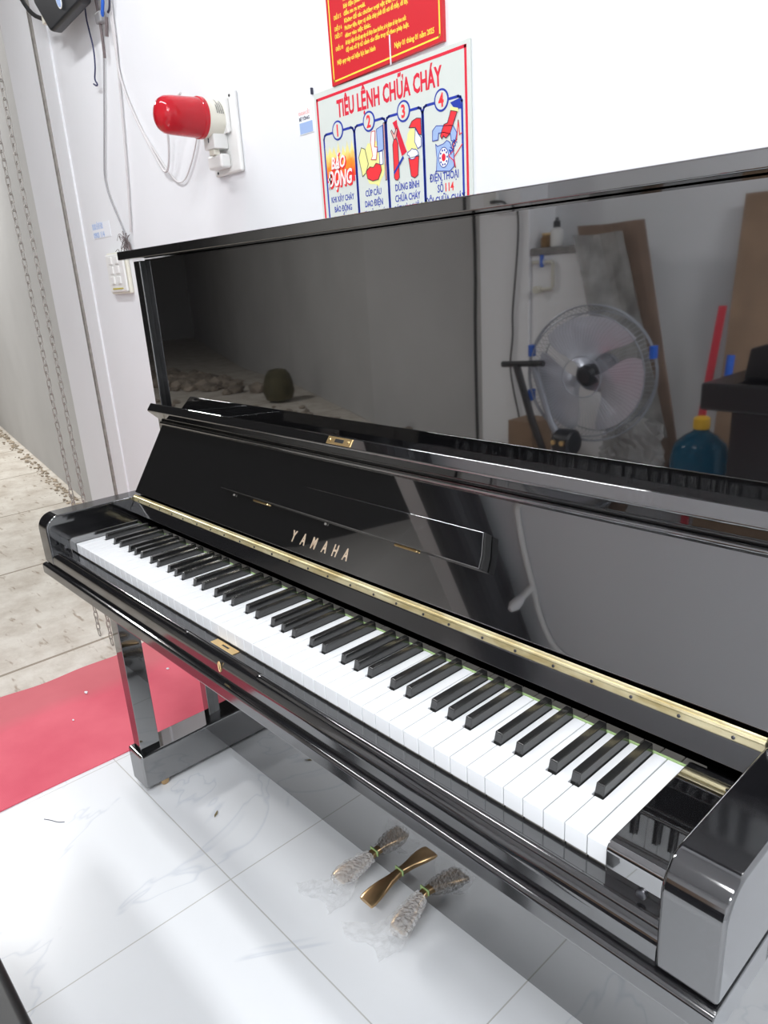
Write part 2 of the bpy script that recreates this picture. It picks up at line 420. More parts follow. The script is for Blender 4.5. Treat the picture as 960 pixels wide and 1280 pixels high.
# keys
pat = {'C': (0,1), 'D': (1,1), 'E': (1,0), 'F': (0,1), 'G': (1,1), 'A': (1,1), 'B': (1,0)}
off = {'C': -.0022, 'D': .0022, 'F': -.003, 'G': 0, 'A': .003}
names = 'ABCDEFG'
gap = .00050; bw = .0058
def blackc(i):                   # centre of the black key right of white key i
    return (i+1)*WK + off[names[i % 7]]
for i in range(52):
    nme = names[i % 7]; l, r_ = pat[nme]
    if i == 0: l = 0
    if i == 51: r_ = 0
    x0, x1 = i*WK+gap, (i+1)*WK-gap
    xl = blackc(i-1)+bw+.0004 if l else x0
    xr = blackc(i)-bw-.0004 if r_ else x1
    poly = [(x0,0), (x1,0), (x1,.0495)]
    if r_: poly.append((xr,.0495))
    poly += [(xr,.147), (xl,.147)]
    if l: poly.append((xl,.0495))
    poly.append((x0,.0495))
    b = prism(poly, z(-.021), z(0), 'z', .0005, 1)
    dz = random.uniform(-.0002, .0002)
    bmesh.ops.translate(b, vec=(0,0,dz), verts=b.verts)
    part('white_key', b, M['ivory'])
b = bmesh.new()
for i in range(52): box(i*WK+.0008, (i+1)*WK-.0008, .0025, .19, z(-.040), z(-.0214), bm=b)
part('key_lever', b, M['keywood'], label='bare wooden key bodies under the white caps')['kind'] = 'stuff'
def frustum(xc):
    t = bmesh.new()
    y0, y1 = .050, .1465
    vb = [(xc-bw, y0), (xc+bw, y0), (xc+bw, y1), (xc-bw, y1)]
    vt = [(xc-.0046, y0+.0050), (xc+.0046, y0+.0050), (xc+.0046, y1), (xc-.0046, y1)]
    A = [t.verts.new((x, y, z(-.012))) for x, y in vb]; B = [t.verts.new((x, y, z(.0115))) for x, y in vt]
    t.faces.new(A[::-1]); t.faces.new(B)
    for k in range(4): t.faces.new((A[k], A[(k+1)%4], B[(k+1)%4], B[k]))
    bmesh.ops.recalc_face_normals(t, faces=t.faces)
    bevel(t, .0012, 3)
    return t
for i in range(51):
    if names[i % 7] in off: part('black_key', frustum(blackc(i)), M['ebony'])
part('name_board_felt', box(0, KW, .1475, .1500, z(-.018), z(.0006)), M['felt_green'], label='green felt strip behind the keys')
# strip behind the keys that carries the hinge
pr = [(.1475,.0203), (.1608,.0400), (.168,.0440), (.175,.0203)]
part('fallboard_strip', prism([(y, z(v)) for y, v in pr], -WI+.001, KW+WI-.001, 'x', .001, 2), M['lacquer2'])
# fallboard
hin = Vector((0,.163,z(.055))); cc_ = Vector((0,.2587,z(.2022))); uu = (cc_-hin).normalized(); nn = Vector((0,-uu.z,uu.y))
LB = (cc_-hin).length
def F(x, u, h=0): return Vector((x,0,0))+hin+uu*u+nn*h
def fpoly(uh): return [((hin+uu*u+nn*h).y, (hin+uu*u+nn*h).z) for u, h in uh]
FX0, FX1 = -.0600, KW+.0600
fb = part('fallboard', prism(fpoly([(.006,0), (LB+.001,0), (LB+.001,-.018), (.006,-.018)]), FX0, FX1, 'x', .0015, 2), M['lacquer'])
A_ = (.236, z(.250)); B_ = (.224, z(.234)); C_ = (.2580, z(.2025)); Dd = (.2700, z(.2185))
lip = part('fallboard_lip', prism([C_, B_, A_, Dd], FX0, FX1, 'x', .003, 3), M['lacquer'], fb)
part('lip_moulding', tube([(FX0+.001, *[c for c in ((hin+uu*(LB-.0035)+nn*.0032).y, (hin+uu*(LB-.0035)+nn*.0032).z)]), (FX1-.001, (hin+uu*(LB-.0035)+nn*.0032).y, (hin+uu*(LB-.0035)+nn*.0032).z)], .0042, 12), M['lacquer'], fb)
# lock plate on the end face of the lip
a3, b3 = Vector((0,*A_)), Vector((0,*B_)); wv = (a3-b3).normalized(); wn = Vector((0,-wv.z,wv.y)).normalized()
mid = (a3+b3)/2
def onlip(x0, x1, w0, w1, h0, h1):
    p = [mid+wv*w0+wn*h0, mid+wv*w1+wn*h0, mid+wv*w1+wn*h1, mid+wv*w0+wn*h1]
    return prism([(q.y, q.z) for q in p], x0, x1, 'x', .0003, 1)
pl = part('lock_plate', onlip(.575, .634, -.0065, .0065, -.0005, .0012), M['gold'], fb, 'gold lock plate')
part('lock_bolt', onlip(.594, .615, -.0028, .0032, .0010, .0016), M['satin'], fb)
for xx in (.582, .627): part('screw', lathe([(.0022,0),(.0022,.0006),(.001,.0012)], 10, Matrix.Translation((xx, *(mid+wn*.0011).yz)) @ wn.to_track_quat('Z','Y').to_matrix().to_4x4()), M['gold'], fb)
# brass hinge: two leaves and a knuckle rod
hp = [(.1616,.0405), (.1610,.0416), (.1640,.0535), (.1656,.0550), (.1685,.0535), (.1670,.0405)]
bh = part('brass_hinge', prism([(y, z(v)) for y, v in hp], -WI+.001, KW+WI-.001, 'x'), M['brass'], None, 'long brass piano hinge')
part('hinge_knuckle', tube([(-WI+.001,.1630,z(.0500)), (KW+WI-.001,.1630,z(.0500))], .0022, 8), M['brass'], bh)
b = bmesh.new(); zk = hin
for k in range(26):
    xx = -.035+k*.0515+random.uniform(-.004,.004)
    q = Vector((xx,.1612,z(.0445)))
    part('hinge_screw', lathe([(.0019,0),(.0019,.0006),(.0009,.001)], 10, Matrix.Translation(q) @ Vector((0,-1,.35)).to_track_quat('Z','Y').to_matrix().to_4x4()), M['dark_metal'], bh)
# music desk folded on the fallboard
def fb_prism(outline, h0, h1, r=0, seg=2):   # outline in (x,u)
    t = bmesh.new()
    A = [t.verts.new(F(x,u,h0)) for x,u in outline]; B = [t.verts.new(F(x,u,h1)) for x,u in outline]
    t.faces.new(A); t.faces.new(B[::-1])
    for i in range(len(outline)):
        j = (i+1) % len(outline); t.faces.new((A[i],B[i],B[j],A[j]))
    bmesh.ops.recalc_face_normals(t, faces=t.faces); bevel(t, r, seg); return t
md = part('music_desk', fb_prism([(.2841,.0715),(.9190,.0697),(.9160,.088),(.9060,.1177),(.2890,.1140),(.2800,.095)], .002, .0155, .0016, 2), M['lacquer'], fb)
part('desk_end_shade', fb_prism([(.9193,.0697),(.9225,.0700),(.9195,.088),(.9095,.1172),(.9063,.1177),(.9163,.088)], .001, .0150, .0006, 1), M['felt_black'], md)  # dark slab put in for the shadow and reflection beside the desk
for x0 in (.3833, .7524): part('desk_hinge', fb_prism([(x0,.0668),(x0+.046,.0668),(x0+.046,.0700),(x0,.0700)], -.0005, .0045, .0008, 1), M['gold'], fb, 'small brass hinge plate')
for x0 in (.318, .592): part('desk_stud', lathe([(.0022,0),(.0022,.002),(.0012,.003)], 10, Matrix.Translation(F(x0,.067,.001)) @ nn.to_track_quat('Z','Y').to_matrix().to_4x4()), M['steel'], fb)
# maker's name
mt_ = Matrix((Vector((1,0,0)), uu, nn)).transposed().to_4x4()
xs_ = [.5262,.5542,.5842,.6132,.6402,.6662]
b = bmesh.new()
for ch, xx in zip('YAMAHA', [.5285,.5555,.5835,.6115,.6375,.6635]):
    mm = mt_.copy(); mm.translation = F(xx-.003, .0225, .0002)
    text_bm(b, ch, .0268, mm, ext=.0003, bold=.0006, align='CENTER', xs=.62)
part('maker_lettering', b, M['goldtext'], fb, 'gold capital letters of the maker name', smooth=False)
# toe blocks, legs, casters
for s in (-1, 1):
    cxm = KW/2+s*(KW/2+.0985)
    tb = part('toe_block', box(cxm-.0375, cxm+.0375, .067, .40, z(-.686), z(-.592), .006, 3), M['lacquer'])
    part('leg', box(cxm-.019, cxm+.019, .0775, .1275, z(-.594), z(-.0865), .0015), M['lacquer'])
    for yy in (.118, .36):
        cs = part('caster', lathe([(.004,-.008),(.0105,-.006),(.0115,0),(.0105,.006),(.004,.008)], 20, Matrix.Translation((cxm+.028*(-s), yy, .0118)) @ Matrix.Rotation(PI/2,4,'Y')), M['bronze'], tb)
        part('caster_fork', box(cxm+.028*(-s)-.004, cxm+.028*(-s)+.004, yy-.004, yy+.004, .014, z(-.68)), M['dark_metal'], tb)
# pedals
def pedal(xc, wrapped, skew=0):
    SK = lambda y: skew*max(0, .288-y)/.09
    prof = [(.295,.0080,0,.007),(.278,.0085,0,.007),(.262,.0105,.001,.0065),(.245,.0140,.002,.006),(.225,.0175,.0015,.006),(.206,.0190,0,.005),(.1975,.0175,-.001,.004)]
    t = bmesh.new(); rings = []
    zb = z(-.638)
    for y, hw, dzz, th in prof:
        zz = zb+dzz-(.30-y)*.10
        ring = []
        for k in range(16):
            a = 2*PI*k/16; ex = .55
            cx_, sx_ = math.cos(a), math.sin(a)
            ring.append(t.verts.new((xc+SK(y)+hw*math.copysign(abs(cx_)**ex, cx_), y, zz+th*math.copysign(abs(sx_)**ex, sx_))))
        rings.append(ring)
    for A, B in zip(rings, rings[1:]):
        for k in range(16): t.faces.new((A[k],A[(k+1)%16],B[(k+1)%16],B[k]))
    t.faces.new(rings[0][::-1]); t.faces.new(rings[-1]); bmesh.ops.recalc_face_normals(t, faces=t.faces)
    p = part('pedal', t, M['bronze'])
    # yellow green tape at the panel end
    part('pedal_tape', box(xc-.0115, xc+.0115, .2865, .2879, zb-.004, zb+.0085, .0005), M['felt_green'], p, 'yellow green edge of the wrapping')
    if wrapped:
        # crumpled polythene sleeve: rumpled tube round the pedal and a loose skirt spilling on the floor
        rnd = random.Random(int(xc*1000))
        t = bmesh.new(); rings = []; ns = 26
        for j in range(22):
            f = j/21; y = .276-f*.087
            hw = .0145+.0075*math.sin(min(1, f*1.25)*PI*.62); zz = zb-.003-f*.010; th = .011+.006*math.sin(f*PI)
            if f > .85: hw *= 1-(f-.85)*3.0; th *= 1-(f-.85)*2.6
            ring = []
            for k in range(ns):
                a = 2*PI*k/ns; q = 1+rnd.uniform(-.11,.11)
                ring.append(t.verts.new((xc+SK(y)+hw*q*math.cos(a), y+rnd.uniform(-.0015,.0015), zz+th*q*math.sin(a))))
            rings.append(ring)
        for A, B in zip(rings, rings[1:]):
            for k in range(ns): t.faces.new((A[k],A[(k+1)%ns],B[(k+1)%ns],B[k]))
        part('plastic_wrap', t, M['clear'], p, 'crumpled clear polythene around the pedal', smooth=False)
        t = bmesh.new(); g = []
        sx = -2.2 if xc < .6 else -3.0
        for j in range(15):
            row = []
            for k in range(13):
                f, q = j/14, k/12-.5
                x = xc+SK(.235)+q*(.045+.07*f)+sx*.018*f; y = .240-.085*f+.01*math.sin(q*7)
                zz = (zb-.010)*(1-min(1, f*2.2))**1.5+.004+abs(rnd.gauss(0,.0035))*(1 if f > .1 else .4)
                row.append(t.verts.new((x+rnd.uniform(-.002,.002), y+rnd.uniform(-.002,.002), max(.001, zz))))
            g.append(row)
        for j in range(14):
            for k in range(12): t.faces.new((g[j][k],g[j][k+1],g[j+1][k+1],g[j+1][k]))
        part('plastic_skirt', t, M['skirt'], p, 'loose polythene spilling on the tiles', smooth=False)
for xc, wr, sk in ((.540, True, -.010), (.614, False, 0), (.684, True, .016)): pedal(xc, wr, sk)

# ------------------------------------------------------------------ things on the piano wall
def flat(x0, x1, z0, z1, y, th=.0003, bm=None): return box(x0, x1, y-th, y, z0, z1, bm=bm)
# white fire order sign
sg = thing('fire_order_sign', 'grey-white fire order sign with four numbered pictures, half behind the piano', 'sign', loc=(.405, YW, H))
SX0, SX1, SZ1, SZ0 = .2025, .6070, 1.532, 1.0
b = box(SX0-.405, SX1-.405, -.0045, 0, SZ0-H, SZ1-H, .0006, 1)
obj('sign_board', b, M['sign_grey'], sg)
yb = -.0045
def sgo(name, bm, mtl, label=None):
    bmesh.ops.translate(bm, vec=(-.405, 0, -H), verts=bm.verts); return obj(name, bm, mtl, sg, label=label)
def loopbar(pts, wd, y0, bm, closed=True):      # flat line of width wd through (x,z) points
    n_ = len(pts)
    for i in range(n_ if closed else n_-1):
        p, q = Vector(pts[i]), Vector(pts[(i+1) % n_]); d = (q-p)
        if d.length < 1e-6: continue
        d.normalize(); nr = Vector((-d.y, d.x))*wd/2; p = p-d*wd*.4; q = q+d*wd*.4
        prism([tuple(p+nr), tuple(q+nr), tuple(q-nr), tuple(p-nr)], y0-.0003, y0, 'y', bm=bm)
    return bm
b = loopbar([(.2115,1.0),(.2115,1.519),(.5975,1.523),(.5975,1.0)], .0048, yb, bmesh.new(), closed=False)
sgo('red_border', b, M['ink_red'])
b = bmesh.new(); T = lambda x, zz, y=yb: on_wall(x, y, zz)
text_bm(b, 'TIÊU LỆNH CHỮA CHÁY', .0405, T(.4075, 1.479), ext=.0003, bold=.0013, align='CENTER', xs=.60, space=1.02)
sgo('title_lettering', b, M['ink_red'])
# blue panel frames with rounded shoulders
b = bmesh.new(); xsv = [.2235, .3170, .4050, .4980, .5890]; zt = 1.455
for i in range(4):
    a, c_ = xsv[i]+.001, xsv[i+1]-.001
    loopbar([(a,1.0),(a,zt-.008),(a+.003,zt-.002),(a+.008,zt),(c_-.008,zt),(c_-.003,zt-.002),(c_,zt-.008),(c_,1.0)], .0042, yb, b, closed=False)
sgo('blue_panel_frames', b, M['ink_blue'])
for i, (xc, ch) in enumerate(zip((.2690,.3600,.4520,.5430), '1234')):
    b = bmesh.new(); R_ = .0165
    prism([(xc+R_*math.cos(a), 1.4565+R_*1.05*math.sin(a)) for a in [2*PI*k/28 for k in range(28)]], yb-.0007, yb, 'y', bm=b)
    bd = sgo('number_badge', b, M['ink_blue'])
    for nm, rr, yy, mm in (('badge_face', .0135, yb-.0010, 'sign_grey'),):
        b = prism([(xc+rr*math.cos(a), 1.4565+rr*1.05*math.sin(a)) for a in [2*PI*k/28 for k in range(28)]], yy, yb, 'y')
        o = sgo(nm, b, M[mm]); o.parent = bd
    b = bmesh.new(); text_bm(b, ch, .0285, T(xc, 1.4467, yb-.0010), ext=.0003, bold=.0009, align='CENTER', xs=.8)
    o = sgo('badge_numeral', b, M['ink_fire']); o.parent = bd
def shape(name, pts, mtl, y=yb, ol=None, parent=None, closed=True, label=None):
    b = prism(pts, y-.0003, y, 'y'); o = sgo(name, b, M[mtl], label)
    if parent: o.parent = parent
    if ol:
        b = loopbar(pts, .0011, y-.0003, bmesh.new()); q = sgo(name+'_outline', b, M[ol]); q.parent = o
    return o
def blob(cx, cz, rx, rz, n=24, jag=0, seed=1):
    r_ = random.Random(seed); return [(cx+rx*(1+r_.uniform(-jag,jag))*math.cos(2*PI*k/n), cz+rz*(1+r_.uniform(-jag,jag))*math.sin(2*PI*k/n)) for k in range(n)]
# picture 1: flames and the words
fl = [(.2265,1.368),(.314,1.372)]
rr_ = random.Random(3); up = []
for k in range(14):
    xx = .314-k*(.0875/13); up.append((xx, 1.418+(.016 if k % 2 else -.006)+rr_.uniform(-.006,.006)))
f1 = shape('flames', fl+up, 'fire')
b = bmesh.new()
text_bm(b, 'BÁO', .030, T(.2645,1.389,yb-.0006), bold=.002, align='CENTER', xs=.70, shear=.25)
text_bm(b, 'ĐỘNG', .037, T(.2665,1.358,yb-.0006), bold=.0028, align='CENTER', xs=.66, shear=.25)
sgo('word_shadow', b, M['ink_fire'])
b = bmesh.new()
text_bm(b, 'BÁO', .030, T(.2630,1.391,yb-.0011), bold=.0006, align='CENTER', xs=.70, shear=.25)
text_bm(b, 'ĐỘNG', .037, T(.2650,1.360,yb-.0011), bold=.0008, align='CENTER', xs=.66, shear=.25)
sgo('picture_lettering', b, M['ink_white'])
shape('flame_spot', blob(.3085,1.367,.0035,.006,12,.2), 'ink_fire', yb-.0006)
# picture 2: hand pulling a switch
shape('yellow_glow', blob(.368,1.385,.027,.040,20,.12,4), 'ink_lightyellow')
shape('cuff', [(.326,1.400),(.335,1.416),(.345,1.412),(.352,1.386),(.345,1.372),(.334,1.366)], 'ink_lightyellow', yb-.0004, 'ink_black')
shape('red_hand', [(.345,1.374),(.356,1.380),(.366,1.378),(.374,1.384),(.386,1.380),(.388,1.370),(.378,1.356),(.362,1.355),(.348,1.361)], 'ink_fire', yb-.0006, 'ink_black')
shape('red_arrow', [(.366,1.438),(.376,1.438),(.372,1.412),(.380,1.410),(.375,1.390),(.361,1.392),(.366,1.398),(.362,1.420)], 'ink_white', yb-.0006, 'ink_red')
shape('switch_box', [(.380,1.440),(.397,1.444),(.396,1.404),(.380,1.402)], 'ink_lightblue', yb-.0004, 'ink_blue')
shape('switch_blade', [(.384,1.402),(.393,1.402),(.393,1.380),(.384,1.380)], 'ink_white', yb-.0004, 'ink_blue')
shape('red_bar', [(.3985,1.447),(.4020,1.447),(.4010,1.352),(.3975,1.352)], 'ink_pink', yb-.0004, 'ink_black')
# picture 3: extinguisher, bucket, fire
shape('yellow_smoke', blob(.470,1.405,.014,.020,18,.2,6), 'ink_lightyellow')
shape('extinguisher', [(.4210,1.408),(.4245,1.416),(.4310,1.416),(.4345,1.408),(.4345,1.352),(.4300,1.348),(.4240,1.349),(.4210,1.353)], 'ink_fire', yb-.0004, 'ink_black')
shape('extinguisher_valve', [(.4245,1.416),(.4180,1.430),(.4200,1.432),(.4260,1.424),(.4330,1.433),(.4350,1.430),(.4300,1.416)], 'ink_pink', yb-.0006, 'ink_black')
shape('extinguisher_hose', [(.4230,1.443),(.4340,1.446),(.4350,1.438),(.4560,1.391),(.4430,1.386),(.4280,1.434)], 'ink_red', yb-.0004)
shape('blue_nozzle', [(.4200,1.362),(.4460,1.386),(.4480,1.382),(.4215,1.358)], 'ink_blue', yb-.0008)
shape('bucket', [(.4600,1.380),(.4860,1.380),(.4820,1.350),(.4740,1.346),(.4650,1.350)], 'ink_fire', yb-.0004, 'ink_black')
shape('helmet', [(.4640,1.428),(.4720,1.437),(.4840,1.440),(.4940,1.438),(.4940,1.412),(.4880,1.414),(.4800,1.426)], 'ink_fire', yb-.0004, 'ink_black')
shape('face', [(.4800,1.424),(.4870,1.414),(.4930,1.408),(.4930,1.395),(.4840,1.392),(.4770,1.404)], 'ink_white', yb-.0005, 'ink_blue')
shape('water_splash', blob(.472,1.386,.013,.008,14,.3,9), 'ink_white', yb-.0005, 'ink_blue')
# picture 4: hand and telephone
shape('blue_sleeve', [(.563,1.449),(.585,1.452),(.5865,1.436),(.572,1.438)], 'ink_blue', yb-.0006)
shape('yellow_cuff', [(.563,1.443),(.580,1.438),(.580,1.432),(.563,1.437)], 'ink_lightyellow', yb-.0008)
shape('red_forearm', [(.564,1.437),(.578,1.433),(.561,1.403),(.551,1.398),(.546,1.402),(.542,1.398),(.539,1.403),(.543,1.411),(.548,1.419),(.556,1.420)], 'ink_fire', yb-.0008, 'ink_black')
shape('handset', [(.520,1.398),(.521,1.414),(.530,1.420),(.555,1.416),(.568,1.414),(.576,1.402),(.572,1.390),(.563,1.392),(.562,1.402),(.548,1.407),(.535,1.408),(.533,1.398)], 'ink_lightblue', yb-.0005, 'ink_blue')
shape('telephone_body', [(.527,1.392),(.531,1.388),(.545,1.390),(.553,1.394),(.560,1.390),(.568,1.372),(.568,1.352),(.558,1.346),(.527,1.350),(.529,1.370)], 'ink_lightblue', yb-.0004, 'ink_blue')
dl = shape('telephone_dial', blob(.545,1.369,.0115,.0155), 'ink_white', yb-.0006, 'ink_blue')
b = bmesh.new()
for k in range(10):
    a = 2*PI*k/10; prism(blob(.545+.0082*math.cos(a), 1.369+.0115*math.sin(a), .0015,.0018, 8), yb-.0013, yb-.0009, 'y', bm=b)
o = sgo('dial_holes', b, M['ink_blue']); o.parent = dl
shape('dial_hub', blob(.545,1.369,.0045,.006), 'ink_red', yb-.0010, None, dl)
b = loopbar([(.5865,1.400),(.582,1.398),(.5795,1.420),(.575,1.392),(.566,1.384),(.568,1.376),(.556,1.370),(.566,1.362),(.571,1.350),(.568,1.366),(.587,1.383)], .0016, yb-.0006, bmesh.new(), closed=False)
sgo('ringing_burst', b, M['ink_fire'])
b = bmesh.new(); text_bm(b, 'ALO!', .0125, on_wall(.562,yb-.0006,1.371,-.9), bold=.0004, xs=.8); sgo('ringing_lettering', b, M['ink_blue'])
# captions
caps = [(.2690, ['KHI XẢY CHÁY','BÁO ĐỘNG','GẤP'], .0150), (.3610, ['CÚP CẦU','DAO ĐIỆN','NƠI XẢY CHÁY'], .0155), (.4525, ['DÙNG BÌNH','CHỮA CHÁY','CÁT VÀ NƯỚC'], .0165), (.5440, ['ĐIỆN THOẠI','','ĐỘI CHỮA CHÁY'], .0175)]
for xc, ls, sz in caps:
    b = bmesh.new()
    for k, tx in enumerate(ls):
        if tx: text_bm(b, tx, sz, T(xc, (1.334 if xc > .54 else 1.330)-.0185*k), bold=.0003, align='CENTER', xs=.68)
    if xc > .54: text_bm(b, 'SỐ', .0175, T(.5275,1.3155), bold=.0003, xs=.68)
    sgo('caption_lettering', b, M['ink_blue'])
b = bmesh.new(); text_bm(b, '114', .0185, T(.5435,1.3155), bold=.0004, xs=.8); sgo('phone_number_lettering', b, M['ink_fire'])

# red regulations sign above it
rs = thing('fire_regulations_sign', 'red fire regulations sign with yellow lettering above the fire order sign', 'sign', loc=(.408, YW, 1.54))
def rso(name, bm, mtl, label=None):
    bmesh.ops.translate(bm, vec=(-.408, 0, -1.54), verts=bm.verts); return obj(name, bm, mtl, rs, label=label)
rso('sign_board', prism([(.2655,1.5320),(.5530,1.5400),(.5530,1.99),(.2590,1.99)], YW-.0075-YW, 0, 'y'), M['sign_red'])
yr = -.0075
rso('yellow_border', loopbar([(.2680,1.97),(.2725,1.5415),(.2740,1.5390),(.5450,1.5475),(.5465,1.5500),(.5465,1.97)], .0028, yr, bmesh.new(), closed=False), M['ink_yellow'])
rows = [('ĐIỀU 5', 1.6385, ['Không để các chướng ngại vật trên lối đi lại.']),
        ('ĐIỀU 6', 1.6205, ['Phương tiện, dụng cụ chữa cháy phải để nơi dễ thấy, dễ lấy']),
        ('ĐIỀU 7', 1.6085, []),
        ('ĐIỀU 8', 1.5885, [])]
lines = [(1.6730,'bốc hàng, khi xe hàng ra ngoài kho'), (1.6615,'Khi xuất nhập hàng xe không được nổ máy trong kho nơi chứa'), (1.6500,'khi đậu phải hướng đầu xe ra ngoài'),
         (1.6385,'đầu xe ra ngoài.'), (1.6270,'Không để các chướng ngại vật trên lối đi lại.'), (1.6155,'Phương tiện, dụng cụ chữa cháy phải để nơi dễ thấy, dễ lấy,'), (1.6040,'dùng vào việc khác.'),
         (1.5925,'Ai thực hiện tốt nội quy này sẽ được khen thưởng, ai vi phạm sẽ tùy theo mức'), (1.5810,'độ mà xử lý từ cảnh cáo đến truy tố theo pháp luật.')]
b = bmesh.new()
for t_, zz, _ in rows: text_bm(b, t_, .0088, on_wall(.2830,yr,zz-.002), bold=.0002, xs=.8)
for zz, t_ in lines: text_bm(b, t_, .0098, on_wall(.3120,yr,zz-.002), bold=.0003, xs=(.88 if len(t_) > 70 else .92)*min(1, 43/len(t_)) if len(t_) > 43 else .92)
text_bm(b, 'Nội quy này có hiệu lực ban hành', .0105, on_wall(.2850,yr,1.5640), bold=.0003, xs=.74)
text_bm(b, 'Ngày 01 tháng 01 năm 2025', .0112, on_wall(.4395,yr,1.5560), bold=.0003, xs=.74)
for k in range(24):
    text_bm(b, ['Nghiêm cấm đun nấu, sử dụng lửa trần trong kho','Cấm câu mắc, sử dụng điện tùy tiện','Hàng hóa phải xếp gọn gàng, có khoảng cách ngăn cháy'][k % 3], .0098, on_wall(.3120,yr,1.6830+.0115*k), bold=.0003, xs=.86)
rso('yellow_lettering', b, M['ink_yellow'])
obj('nylon_tie', box(.4290, .4312, YW-.0100, YW-.0076, 1.532, 1.578, .0004, 1), M['paper'], label='thin white tie over the lower edge of the red sign', cat='tie')

# small notes on the wall
def note(x0, x1, z0, z1, lab, kind):
    t = thing('sticker', lab, 'sticker', loc=((x0+x1)/2, YW, (z0+z1)/2))
    xm, zm = (x0+x1)/2, (z0+z1)/2
    obj('sticker_sheet', box(x0-xm, x1-xm, -.0012, 0, z0-zm, z1-zm), M['paper'], t)
    r_ = random.Random(kind)
    if kind == 1:
        b = bmesh.new(); text_bm(b, 'KHOAN CẮT', .0085, on_wall(-.0215,-.0012,.013), bold=.0002, xs=.72); obj('red_lettering', b, M['ink_pink'], t)
        b = bmesh.new(); text_bm(b, 'BÊ TÔNG', .0085, on_wall(-.0215,-.0012,.003), bold=.0002, xs=.95); obj('dark_lettering', b, M['ink_black'], t)
        obj('blue_block', box(-.021, .0215, -.0016, -.0012, -.021, -.001), M['ink_lightblue'], t)
    else:
        b = bmesh.new()
        for q in range(2): text_bm(b, 'KHOAN CẮT BÊ TÔNG', .0125, on_wall(x0-xm+.004,-.0012,.004-.0+.009*q), bold=.0001, xs=.62)
        text_bm(b, '0903 114', .022, on_wall(x0-xm+.006,-.0012,-.020), bold=.0006, xs=1.0)
        obj('faded_lettering', b, M['ink_lightblue'], t)
note(.1425,.1905,1.468,1.513, 'small printed sticker with red and blue print left of the fire order sign', 1)
note(-.984,-.850,1.352,1.397, 'faded blue printed label on the wall above the light switches', 2)

# siren lamp on its plate
sr = thing('siren_lamp', 'red rotating alarm lamp on a cream body fixed to the wall', 'alarm lamp', loc=(-.135, YW-.0125, 1.545))
Ry = Matrix.Rotation(PI/2, 4, 'X')      # local z -> -y
Sx = Matrix.Translation((0, .004, 0)) @ Ry
obj('mounting_bracket', prism([(0,-.030),(0,.038),(-.010,.036),(-.010,-.034)], -.040, .042, 'x', .002), M['white_plastic'], sr)
obj('lamp_body', lathe([(.036,.008),(.039,.012),(.0395,.030),(.0400,.044),(.0415,.050),(.0415,.056)], 40, Sx), M['cream_plastic'], sr, smooth=True)
b = bmesh.new(); text_bm(b, 'ALARM SIREN', .0085, Matrix.Identity(4), bold=.0002)
bb = bmesh.new(); text_bm(bb, '||||| ||||||', .010, Matrix.Identity(4), bold=.0003)
b2 = bmesh.new()
prof_o = [(.0430,.055),(.0430,.064),(.0410,.066),(.0395,.110),(.0388,.128),(.0368,.144),(.031,.154),(.022,.160),(.011,.163),(.001,.164)]
prof_i = [(.001,.1615),(.011,.1605),(.0205,.158),(.029,.152),(.0345,.143),(.0365,.128),(.0372,.110),(.0385,.068),(.0385,.055)]
obj('red_dome', lathe(prof_o+prof_i, 48, Sx, cap=False), M['siren_red'], sr, smooth=True)
obj('reflector', lathe([(.028,.058),(.030,.060),(.030,.072),(.016,.076),(.014,.090),(.027,.092),(.027,.125),(.024,.130),(.004,.132)], 24, Sx), M['siren_in'], sr, smooth=True)
b.free(); bb.free(); b2.free()
# printed lines wrapped on the body
b = bmesh.new()
for j, (aa, ln) in enumerate(((20,16),(27,12),(34,18),(41,9))):
    for k in range(ln):
        a = math.radians(-88+k*3.1); a2 = a+math.radians(1.7)
        R1 = .0408; hh = .018+.005*j
        ps = [(R1*math.cos(a), R1*math.sin(a)), (R1*math.cos(a2), R1*math.sin(a2))]
        t = bmesh.new(); vs = [t.verts.new((ps[0][0],ps[0][1],hh)), t.verts.new((ps[1][0],ps[1][1],hh)), t.verts.new((ps[1][0],ps[1][1],hh+.0028)), t.verts.new((ps[0][0],ps[0][1],hh+.0028))]
        t.faces.new(vs); merge(b, t, Matrix.Translation((0,.004,0)) @ Ry @ Matrix.Rotation(math.radians(95),4,'Z'))
obj('body_print', b, M['ink_black'], sr)
# plate with switch and socket
pt = thing('switch_plate', 'white plastic plate with a switch block and socket beneath the alarm lamp', 'electric plate', loc=(-.128, YW, 1.516))
obj('back_plate', box(-.060, .056, -.012, 0, -.085, .082, .005, 3), M['white_plastic'], pt, smooth=True)
b = box(-.030, .015, -.050, -.012, -.034, .004, .003, 2); obj('switch_block', b, M['white_plastic'], pt, smooth=True)
obj('switch_slot', box(-.009, -.006, -.0508, -.0495, -.020, -.008), M['ink_black'], pt)
obj('socket_housing', box(-.040, .020, -.040, -.012, -.074, -.044, .006, 3), M['white_plastic'], pt, smooth=True)
obj('indicator_button', lathe([(.006,0),(.006,.003),(.004,.004)], 16, Matrix.Translation((-.040,-.026,-.056)) @ Matrix.Rotation(-PI/2,4,'Y')), mat('green_button', (.45,.68,.5), .4), pt)
for xx, zz in ((-.043,-.078),(.040,.070),(-.044,.066)): obj('screw', lathe([(.0028,0),(.0028,.0012)], 10, Matrix.Translation((xx,-.012,zz)) @ Ry), M['dark_metal'], pt)
obj('cord_clip', box(-.018, .004, -.046, -.030, -.046, -.034, .002), M['cream_plastic'], pt)

